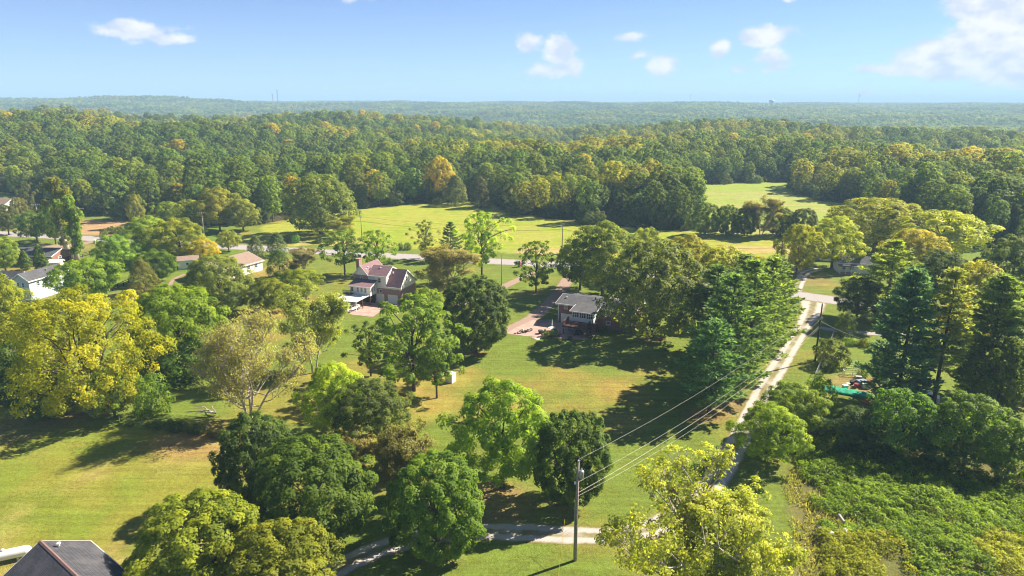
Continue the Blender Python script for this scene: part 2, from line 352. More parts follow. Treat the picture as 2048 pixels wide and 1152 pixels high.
def boughs(seed, H=13, R=6, stems=1, lev=4, kids=(3, 4), per=26, crad=.9, L=.4, Wd=.28, tr=.2, up=.25, z0=.3, lean=.3, keep=1.0, bark=None, flat=.65, tv=.22, zmin=0.2, minr=.018):
    rnd = random.Random(seed); rg = np.random.default_rng(seed)
    segs, tips = skeleton(rnd, H, R, stems, lev, kids, lean, up, tr, z0=z0)
    mb = MB()
    for a, b, r0, r1, l in segs: mb.tube([a, b], [max(r0, minr), max(r1, minr*.8)], 6 if l == 0 else (4 if l < 3 else 3), False)
    C = np.array([p for p, l in tips if p.z > zmin*H and rnd.random() < keep])
    Q, t = clump_leaves(rg, C, rg.uniform(.6, 1.25, len(C))*crad, per, L, Wd, (0, 0, H*.5), flat=flat, tv=tv)
    return quads_mesh('crown', Q, t), mb.mesh('trunk', bark or BARK, True), H, R
def pine(seed, H=17, R=5, tiers=15, zb=.16, blade=(.55, .12), nb=(5, 7), tufts=11, per=17, taper=.62, droop=.06, tr=.26, gap=.12, blunt=.28):
    rnd = random.Random(seed); rg = np.random.default_rng(seed); mb = MB()
    mb.tube([(0, 0, -.3), (0, 0, .3), (.1, .05, H*.5), (0, 0, H*.98)], [tr*1.5, tr, tr*.62, .03], 7)
    P = []; D = []; tc = []
    for i in range(tiers):
        t = i/(tiers-1); z = H*(zb+(1-zb-.02)*t); n = rnd.randint(*nb); a0 = rnd.uniform(0, 6.28)
        prof = (1-t)**taper*(1-blunt)+blunt*math.sqrt(max(0, 1-t)); prof *= .62+.38*min(1, t/.22)
        for j in range(n):
            if rnd.random() < gap: continue
            a = a0+j*6.283/n+rnd.uniform(-.35, .35); Lb = max(.5, R*prof*rnd.uniform(.68, 1.15)); rise = rnd.uniform(.0, .28)+.35*t-droop
            q = [Vector((math.cos(a)*Lb*s, math.sin(a)*Lb*s, z+rnd.uniform(-.15, .15)*0+rise*Lb*s-.18*Lb*math.sin(s*2.6)*(1-t)+.12*Lb*s*s)) for s in (0, .35, .7, 1)]
            mb.tube(q, [.07*(1-t*.6), .05, .035, .015], 3, False)
            tint = rnd.gauss(.5, .2); m = max(3, int(tufts*(.35+.65*Lb/R)))
            for k in range(m):
                s = .28+.74*k/(m-1); f = s*3 if s < .999 else 2.999; u = min(int(f), 2) if s < 1 else 2
                x = [0, .35, .7, 1]; u = 0 if s < .35 else (1 if s < .7 else 2); w = (s-x[u])/(x[u+1]-x[u]); c = q[u].lerp(q[u+1], w)
                side = rnd.uniform(-1, 1)*Lb*.24*(1.15-s*.55); c = c+Vector((-math.sin(a)*side, math.cos(a)*side, rnd.uniform(-.1, .15)))
                P.append(c); D.append((math.cos(a)*.75-math.sin(a)*side*.5, math.sin(a)*.75+math.cos(a)*side*.5, .28)); tc.append(tint)
    for k in range(6): P.append(Vector((rnd.uniform(-.2, .2), rnd.uniform(-.2, .2), H*(.94+.012*k)))); D.append((0, 0, 1)); tc.append(.6)
    P = np.array(P); D = np.array(D); n = len(P); k = n*per
    Di = unit(np.repeat(D, per, 0)+rg.normal(size=(k, 3))*np.array([.62, .62, .34])); Pi = np.repeat(P, per, 0)+rg.normal(size=(k, 3))*np.array([.16, .16, .07])
    Lb = blade[0]*rg.uniform(.6, 1.3, (k, 1)); sd_ = unit(np.cross(Di, rg.normal(size=(k, 3))))*blade[1]*rg.uniform(.7, 1.3, (k, 1))
    Q = np.empty((k, 4, 3)); Q[:, 0] = Pi; Q[:, 1] = Pi+Di*Lb*.5+sd_; Q[:, 2] = Pi+Di*Lb; Q[:, 3] = Pi+Di*Lb*.5-sd_
    tint = np.repeat(np.clip(tc, 0, 1), per)*.65+rg.uniform(0, .35, k)
    return quads_mesh('crown', Q, tint), mb.mesh('trunk', BARK, True), H, R
def cedar(seed, H=8, R=2.8, nc=70, per=60, zb=.03, wide=.3):
    return broadleaf(seed, H, R, zb, wide, 1.5, nc, (.2, .32), per, .34, .16, .1, .2, 4, .16, 1.1, .6)
def bush(seed, H=3, R=2.2, nc=26, per=70, L=.3, Wd=.2):
    return broadleaf(seed, H, R, .02, .45, 2.2, nc, (.25, .4), per, L, Wd, .2, .2, 5, .08)
def snag(seed, H=13):
    rnd = random.Random(seed); rg = np.random.default_rng(seed); mb = MB()
    path = [Vector((math.sin(i*.8+seed)*.25, math.cos(i*1.1)*.2, H*i/8)) for i in range(9)]
    mb.tube(path, [.55-.05*i for i in range(9)], 8); C = []; rad = []
    for i in range(150):
        t = rnd.uniform(.06, 1)**.8; k = min(7, int(t*8)); p = path[k].lerp(path[k+1], t*8-k); a = rnd.uniform(0, 6.28); o = rnd.uniform(.3, .9)
        C.append(p+Vector((math.cos(a)*o, math.sin(a)*o, 0))); rad.append(rnd.uniform(.3, .6))
    for j in range(9):
        z = rnd.uniform(.42, .97)*H; k = min(7, int(z/H*8)); p = path[k].copy(); a = rnd.uniform(0, 6.28); Lb = rnd.uniform(1.5, 3.6)
        q = p+Vector((math.cos(a)*Lb, math.sin(a)*Lb, Lb*rnd.uniform(.2, .9))); limb(mb, rnd, p, q, .14, .05)
        for s in range(9):
            if rnd.random() < .75: C.append(p.lerp(q, rnd.uniform(.2, 1))+Vector((0, 0, rnd.uniform(-.5, .3)))); rad.append(rnd.uniform(.35, .75))
    Q, t = clump_leaves(rg, np.array(C), np.array(rad), 42, .36, .26, (0, 0, H*.4), outw=.3, up=.1, flat=1.1)
    return quads_mesh('crown', Q, t), mb.mesh('trunk', PBARK, True), H, 3.2
PROTO = {
 'mapleA': broadleaf(1, 11, 6, .07, .40, 2.3, 190, (.11, .17), 150, .31, .22, .10, .12),
 'mapleB': broadleaf(2, 11, 6, .08, .42, 2.4, 170, (.12, .19), 155, .31, .22, .14, .12),
 'mapleC': broadleaf(3, 12, 5, .12, .48, 2.7, 200, (.10, .16), 130, .3, .21, .08, .12, flat=1.25),
 'round1': broadleaf(4, 13, 5.6, .20, .40, 2.1, 120, (.13, .22), 150, .33, .22, .27, .14, 16, inn=(.6, 1.03)),
 'round2': broadleaf(5, 12, 5.5, .17, .45, 2.0, 105, (.14, .23), 150, .33, .23, .31, .12, 16, inn=(.58, 1.04)),
 'round3': broadleaf(6, 12, 6, .22, .42, 2.2, 90, (.14, .24), 90, .44, .3, .28, .10, 16, inn=(.6, 1.0)),
 'umbrella': broadleaf(7, 8, 6.5, .30, .55, 2.2, 95, (.13, .2), 90, .42, .3, .2, .1, 16, flat=.55),
 'oak': broadleaf(8, 16, 8, .10, .45, 2.2, 190, (.11, .19), 85, .46, .32, .2, .14, 18, .4),
 'open1': broadleaf(9, 14, 6, .16, .45, 1.9, 78, (.10, .19), 78, .4, .27, .34, .1, 34, .2, flat=.7, inn=(.4, 1.04), bark=BARK),
 'open2': broadleaf(10, 14, 5.5, .26, .5, 2.0, 62, (.12, .21), 85, .4, .28, .32, .1, 26, .2, inn=(.4, 1.04)),
 'open3': broadleaf(11, 13, 5, .2, .5, 1.8, 46, (.12, .21), 80, .4, .27, .36, .1, 26, .17, inn=(.35, 1.05)),
 'willow': boughs(12, 13, 7, 7, 4, (2, 4), 7, .9, .28, .13, .15, .35, .3, .32, bark=PBARK, tv=.3, minr=.038, zmin=.28),
 'airy': boughs(13, 13, 5, 2, 4, (3, 4), 20, .9, .3, .17, .15, .4, .28, .2, tv=.28, bark=PBARK),
 'lemon': boughs(14, 13, 8, 5, 3, (3, 4), 36, .82, .28, .18, .28, .3, .36, .42, bark=PBARK, zmin=.25, minr=.035, keep=.78),
 'walnut': broadleaf(15, 14, 8, .12, .45, 2.0, 170, (.10, .18), 140, .31, .2, .3, .12, 26, .3, inn=(.55, 1.03), tv=.34, jit=.8),
 'pine1': pine(21, tiers=13), 'pine2': pine(22, 18, 5.5, 14, .1, gap=.14), 'pine3': pine(23, 20, 4.6, 17, .28, gap=.2, tufts=8), 'pine4': pine(24, 21, 3.6, 15, .42, gap=.25, tufts=7),
 'spruce': pine(25, 18, 4.8, 21, .04, (.5, .13), (6, 8), 11, 15, .5, .14, gap=.05, blunt=.5),
 'cedar1': cedar(31), 'cedar2': cedar(32, 9, 3), 'thuja': cedar(33, 6, 1.6, 50, 55),
 'bush1': bush(41), 'bush2': bush(42, 2.6, 2.4), 'bush3': bush(43, 4, 2.6, 34),
 'twig': boughs(44, 4.5, 3.2, 6, 3, (2, 3), 16, .55, .26, .15, .05, .3, .34, .5, bark=PBARK, tv=.3, minr=.012, zmin=.2),
 'snag1': snag(51), 'snag2': snag(52, 12),
}
FOREST = [broadleaf(61+i, 20+i % 3*1.5, 6.2-(i % 2)*.9, .08 if i < 4 else .2, .55-.05*(i % 3), 2.1+.2*(i % 2), 95, (.15, .25), 44, .72, .52, .2, .10, 5, .3, jit=.45) for i in range(7)]
def sub(name, me, par, color):
    o = bpy.data.objects.new(name, me); COL.objects.link(o); o.parent = par; o.color = (*color, 1); return o
def plant(kind, loc, h, r, color, name, label, cat='tree', group=None, rz=None, lean=0):
    crown, trunk, H, R = kind if isinstance(kind, tuple) else PROTO[kind]
    e = empty(name, loc, 0, label, cat, group); rr = random.Random(int(loc[0]*31+loc[1]*77)); e.rotation_euler = (lean, 0, rr.uniform(0, 6.28) if rz is None else rz)
    e.scale = (r/R, r/R, h/H)
    sub('trunk', trunk, e, (1, 1, 1)); sub('crown', crown, e, color); return e
def tree(kind, bx, by, top, w, color, name, label, cat='tree', group=None, rz=None):
    p = at(bx, by); d = dist_of(p); h = height_to(p, top); return plant(kind, p, h*(.985 if 'pine' in name or 'cedar' in name else .955), w*d/FPX/2*.97, color, name, label, cat, group, rz)
# ------------------------------------------------------------------ ground, roads, drives
CLEAR = GP((-700, 900), (-700, 400), (-300, 393), (0, 393), (60, 398), (100, 418), (190, 431), (255, 433), (330, 444), (430, 452), (530, 447), (590, 436), (640, 424), (700, 418), (800, 410), (880, 405), (985, 402), (1010, 425), (1100, 438), (1200, 448), (1300, 458), (1392, 463), (1392, 418), (1384, 366), (1590, 364), (1598, 388), (1640, 402), (1690, 406), (1790, 447), (1900, 478), (2048, 507), (2500, 560), (2900, 800))
MEADOW = GP((440, 492), (530, 452), (590, 440), (700, 420), (800, 411), (880, 406), (990, 404), (1010, 426), (1100, 439), (1200, 449), (1300, 459), (1400, 466), (1560, 474), (1640, 470), (1580, 560), (1400, 545), (1140, 512), (800, 497), (640, 490))
FARFIELD = GP((1392, 470), (1392, 418), (1384, 366), (1590, 364), (1598, 388), (1640, 402), (1690, 406), (1720, 440), (1560, 470))
SOIL = GP((150, 470), (165, 441), (250, 443), (262, 452), (235, 474))
LEFTFIELD = GP((-400, 900), (-100, 830), (190, 842), (300, 858), (470, 880), (480, 1000), (300, 1060), (300, 1300), (-700, 1300))
BRUSH = GP((1590, 900), (1700, 880), (1850, 905), (2300, 960), (2400, 1400), (1480, 1400), (1620, 1080))
def ground_mat():
    m = bpy.data.materials.new('grassy_ground'); m.use_nodes = True; T = NT(m.node_tree); b = m.node_tree.nodes['Principled BSDF']
    tc = T.a('ShaderNodeTexCoord').outputs['Object']; c = T.a('ShaderNodeAttribute', attribute_name='gcol').outputs['Color']
    n1 = T.noise(.35, 5, .65, tc); n2 = T.noise(2.2, 4, .7, tc); n3 = T.noise(9, 3, .7, tc)
    mp = T.a('ShaderNodeMapping'); T.l.new(tc, mp.inputs[0]); mp.inputs['Rotation'].default_value = (0, 0, R_(24)); mp.inputs['Scale'].default_value = (.05, 1.1, 1)
    n4 = T.noise(1.0, 4, .6, mp.outputs[0])
    v = T.m('ADD', T.m('MULTIPLY', T.m('SUBTRACT', n1, .5), .55), T.m('ADD', T.m('MULTIPLY', T.m('SUBTRACT', n2, .5), .75), T.m('ADD', T.m('MULTIPLY', T.m('SUBTRACT', n3, .5), .95), T.m('MULTIPLY', T.m('SUBTRACT', n4, .5), .5))))
    hs = T.a('ShaderNodeHueSaturation'); T.put(hs.inputs['Color'], c); T.put(hs.inputs['Value'], T.m('ADD', 1.0, T.m('MULTIPLY', v, 1.55))); T.put(hs.inputs['Hue'], T.m('ADD', .5, T.m('MULTIPLY', T.m('SUBTRACT', n1, .5), .06)))
    T.put(b.inputs['Base Color'], hs.outputs[0]); b.inputs['Roughness'].default_value = .95; b.inputs['Specular IOR Level'].default_value = .1
    bn = T.a('ShaderNodeBump'); bn.inputs['Strength'].default_value = .7; bn.inputs['Distance'].default_value = .12
    T.put(bn.inputs['Height'], T.m('ADD', T.m('MULTIPLY', n2, 1.4), T.m('ADD', n3, T.m('MULTIPLY', n1, 2.5)))); T.l.new(bn.outputs[0], b.inputs['Normal'])
    return m
def lerp(a, b, t): return a+(b-a)*t[..., None]
def build_ground():
    def axis(lo, hi, step, far_lo, far_hi):
        a = list(np.arange(lo, hi+.01, step)); s = step
        while a[-1] < far_hi: s *= 1.22; a.append(a[-1]+s)
        s = step
        while a[0] > far_lo: s *= 1.22; a.insert(0, a[0]-s)
        return np.array(a)
    xs = axis(-190, 190, 1.6, -9000, 9000); ys = axis(42, 420, 1.6, -1500, 11000)
    X, Y = np.meshgrid(xs, ys); Z = hgt(X, Y); Z = np.where(np.hypot(X, Y) > 320, Z, Z*0)
    jx = X+(fbm(X, Y, 9, 1)-.5)*9; jy = Y+(fbm(X, Y, 9, 2)-.5)*9
    f1 = fbm(X, Y, 26, 3); f2 = fbm(X, Y, 8, 4); f3 = fbm(X, Y, 60, 8)
    A = lambda *c: np.array(c, float)
    g = lerp(lerp(np.broadcast_to(A(.122, .165, .026), X.shape+(3,)), A(.235, .185, .045), sst(f1*.6+f2*.4, .50, .72)), A(.10, .17, .02), sst(f3, .55, .75)*.7)
    lf = inpoly(jx, jy, LEFTFIELD)*1.0; g = lerp(g, lerp(lerp(np.broadcast_to(A(.185, .19, .03), g.shape), A(.27, .225, .07), sst(f2*.5+f1*.5, .5, .65)), A(.13, .175, .02), sst(fbm(X*.35+Y, Y*.25-X, 7, 12), .5, .62)*.75), lf)
    md = inpoly(jx, jy, MEADOW)*1.0; streak = fbm(X*.22, Y, 9, 21)
    g = lerp(g, lerp(lerp(np.broadcast_to(A(.25, .27, .04), g.shape), A(.34, .26, .11), sst(streak, .5, .62)*sst(-Y, -245, -205)), A(.20, .27, .02), sst(f2, .55, .68)*.8), md)
    ff = inpoly(jx, jy, FARFIELD)*1.0; g = lerp(g, lerp(np.broadcast_to(A(.21, .27, .045), g.shape), A(.27, .26, .09), sst(fbm(X*.15, Y, 14, 31), .5, .62)*.7), ff)
    so = inpoly(jx*.6+X*.4, jy*.6+Y*.4, SOIL)*1.0; g = lerp(g, lerp(np.broadcast_to(A(.36, .22, .12), g.shape), A(.30, .21, .10), f2), so)
    br = inpoly(jx, jy, BRUSH)*1.0; g = lerp(g, lerp(np.broadcast_to(A(.16, .13, .055), g.shape), A(.08, .10, .025), f2), br*.9)
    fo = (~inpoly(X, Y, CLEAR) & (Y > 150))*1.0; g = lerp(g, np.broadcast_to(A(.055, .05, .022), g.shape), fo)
    for (px, py, rad, c) in BARE:
        p = at(px, py); d = np.hypot(X-p.x, Y-p.y)+(f2-.5)*rad*1.6; g = lerp(g, np.broadcast_to(A(*c), g.shape), sst(-d, -rad, -rad*.3)*.8)
    ny, nx = X.shape; V = np.stack([X, Y, Z], -1).reshape(-1, 3); I = np.arange(ny*nx).reshape(ny, nx)
    F = np.stack([I[:-1, :-1], I[:-1, 1:], I[1:, 1:], I[1:, :-1]], -1).reshape(-1, 4)
    me = bpy.data.meshes.new('ground'); me.vertices.add(len(V)); me.loops.add(F.size); me.polygons.add(len(F))
    me.vertices.foreach_set('co', V.astype(np.float32).ravel()); me.loops.foreach_set('vertex_index', F.astype(np.int32).ravel()); me.polygons.foreach_set('loop_start', np.arange(0, F.size, 4, dtype=np.int32))
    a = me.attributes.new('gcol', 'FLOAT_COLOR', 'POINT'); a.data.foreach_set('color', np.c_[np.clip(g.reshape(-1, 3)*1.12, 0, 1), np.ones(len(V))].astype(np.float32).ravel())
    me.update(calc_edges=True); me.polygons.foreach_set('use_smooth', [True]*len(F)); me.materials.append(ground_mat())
    o = bpy.data.objects.new('ground', me); COL.objects.link(o); tag(o, 'mown grass lawns, meadows and forest floor', kind='structure')
OR = (.27, .17, .07); TNB = (.24, .18, .08)
BARE = [(1417, 828, 4, OR), (1450, 785, 4, OR), (1470, 810, 5, TNB), (1005, 978, 3.5, OR), (880, 1098, 3, TNB), (860, 820, 7, (.28, .22, .05)), (690, 900, 8, (.27, .20, .05)), (1303, 678, 3, TNB), (1070, 587, 2, OR), (950, 707, 2, OR), (380, 700, 8, OR), (160, 820, 7, (.17, .11, .07)), (60, 850, 9, (.15, .14, .05)), (828, 782, 2, OR), (874, 797, 2, OR), (900, 760, 5, (.25, .21, .05)), (1700, 880, 8, (.17, .11, .07)), (1560, 930, 5, (.12, .13, .03)), (430, 885, 9, OR), (800, 960, 6, (.26, .21, .05)), (1000, 1010, 7, TNB), (1130, 1020, 4, (.2, .16, .06)), (1700, 770, 6, TNB), (160, 495, 12, TNB), (1620, 560, 10, (.2, .16, .06)), (260, 590, 8, TNB)]
build_ground()
def track_mat(name, gravel, mid, ruts):
    m = bpy.data.materials.new(name); m.use_nodes = True; T = NT(m.node_tree); b = m.node_tree.nodes['Principled BSDF']
    tc = T.a('ShaderNodeTexCoord').outputs['Object']; ac = T.a('ShaderNodeAttribute', attribute_name='across').outputs['Fac']
    n1 = T.noise(.8, 4, .65, tc); n2 = T.noise(5, 4, .7, tc); n3 = T.noise(30, 2, .6, tc)
    w = T.m('ADD', T.m('ABSOLUTE', ac), T.m('MULTIPLY', T.m('SUBTRACT', n1, .5), .55))
    g = T.mix(T.rng(T.m('ADD', T.m('MULTIPLY', n2, .6), T.m('MULTIPLY', n3, .4)), .3, .7), tuple(c*.68 for c in gravel), gravel)
    grass = T.mix(n2, (.12, .13, .03), (.24, .19, .07))
    if ruts:
        mm = T.m('MULTIPLY', T.rng(w, .36, .16), T.rng(T.noise(.25, 3, .6, tc), .3, .55, .2, 1)); g = T.mix(T.m('MULTIPLY', mm, .9), g, grass)
    g = T.mix(T.rng(w, .72, .96), g, grass)
    T.put(b.inputs['Base Color'], g); b.inputs['Roughness'].default_value = .95; b.inputs['Specular IOR Level'].default_value = .15
    bn = T.a('ShaderNodeBump'); bn.inputs['Strength'].default_value = .5; bn.inputs['Distance'].default_value = .05; T.put(bn.inputs['Height'], T.m('ADD', n2, n3)); T.l.new(bn.outputs[0], b.inputs['Normal'])
    return m
def spline(P, n=14):
    P = [Vector(p) for p in P]; out = []
    for i in range(len(P)-1):
        a, b, c, d = P[max(i-1, 0)], P[i], P[i+1], P[min(i+2, len(P)-1)]
        for k in range(n):
            t = k/n; out.append(.5*((2*b)+(c-a)*t+(2*a-5*b+4*c-d)*t*t+(3*b-a-3*c+d)*t*t*t))
    return out+[P[-1]]
def strip(name, P, wid, m, z, label, n=14):
    pts = spline(P, n); V = []; A = []; F = []; K = 6
    for i, p in enumerate(pts):
        d = (pts[min(i+1, len(pts)-1)]-pts[max(i-1, 0)]).normalized(); s = Vector((-d.y, d.x, 0)); w = wid(i/(len(pts)-1)) if callable(wid) else wid
        for k in range(K+1):
            a = k/K*2-1; q = p+s*a*w/2; V.append((q.x, q.y, z)); A.append(a)
    for i in range(len(pts)-1):
        for k in range(K): o = i*(K+1)+k; F.append((o, o+1, o+K+2, o+K+1))
    me = bpy.data.meshes.new(name); me.from_pydata(V, [], F); a = me.attributes.new('across', 'FLOAT', 'POINT'); a.data.foreach_set('value', A)
    if me.polygons[0].normal.z < 0: me.flip_normals()
    me.materials.append(m); o = bpy.data.objects.new(name, me); COL.objects.link(o); return tag(o, label, kind='structure')
ASPH = track_mat('pale_asphalt', (.40, .38, .39), (.3, .29, .29), False); GRAV = track_mat('gravel', (.52, .48, .46), (.20, .17, .08), True)
CONC = track_mat('brown_concrete', (.36, .26, .22), (.3, .2, .15), False)
ROADP = [(-420, 292, 0), (-280, 258, 0), (-179, 236, 0), (-119, 222, 0), (-35, 202, 0), (16.6, 190, 0), (46, 176, 0), (71, 159, 0), (106, 137, 0), (170, 95, 0), (260, 40, 0)]
road = strip('road', ROADP, 8.2, ASPH, .012, 'pale grey country road crossing in front of the meadow')
strip('gravel_lane', GP((1628, 596), (1622, 625), (1600, 664), (1560, 728), (1520, 795), (1480, 875), (1440, 945), (1405, 990), (1340, 1040), (1255, 1068), (1150, 1070), (1050, 1065), (950, 1063), (860, 1072), (760, 1098), (670, 1140), (560, 1215)), lambda t: 3.4+3.2*max(0, 1-t/.11)+.2*math.sin(t*40), GRAV, .008, 'two-rut gravel lane curving from the road across the lawn')
LONG = mat('worn_line_paint', (.5, .42, .2), .9, .3)
strip('driveway', GP((1141, 548), (1125, 575), (1100, 605), (1070, 632), (1040, 652), (1018, 668)), lambda t: 3.6+2.4*sst(np.array(t), .6, 1.0), CONC, .010, 'brown concrete driveway running down to the ranch house patio')
strip('driveway', GP((1075, 545), (1045, 556), (1010, 572), (975, 590), (930, 606), (880, 612), (810, 612), (770, 610)), 3.0, CONC, .009, 'brown drive curving from the road to the gabled house')
strip('path', GP((1640, 655), (1668, 660), (1700, 663), (1760, 668), (1850, 668)), 2.2, ASPH, .011, 'narrow grey side drive beside the trimmed dark shrubs')
strip('path', GP((370, 548), (352, 556), (342, 566), (340, 580)), 1.1, CONC, .011, 'thin bare dirt path below the long white house')
strip('driveway', GP((1590, 585), (1600, 562), (1612, 545), (1640, 538)), 3.0, GRAV, .011, 'tan gravel drive up to the small grey roofed house')
strip('driveway', GP((60, 490), (110, 492), (160, 488), (200, 480)), 4.0, CONC, .011, 'pale drive from the road to the red brick house')
def sheet(name, poly, m, z, label):
    me = bpy.data.meshes.new(name); me.from_pydata([(p[0], p[1], z) for p in poly], [], [tuple(range(len(poly)))])
    if me.polygons[0].normal.z < 0: me.flip_normals()
    me.materials.append(m); o = bpy.data.objects.new(name, me); COL.objects.link(o); return tag(o, label, kind='structure')
PATIO = mat('patio_concrete', (.42, .275, .24), .9, .25, .8, .2, 12)
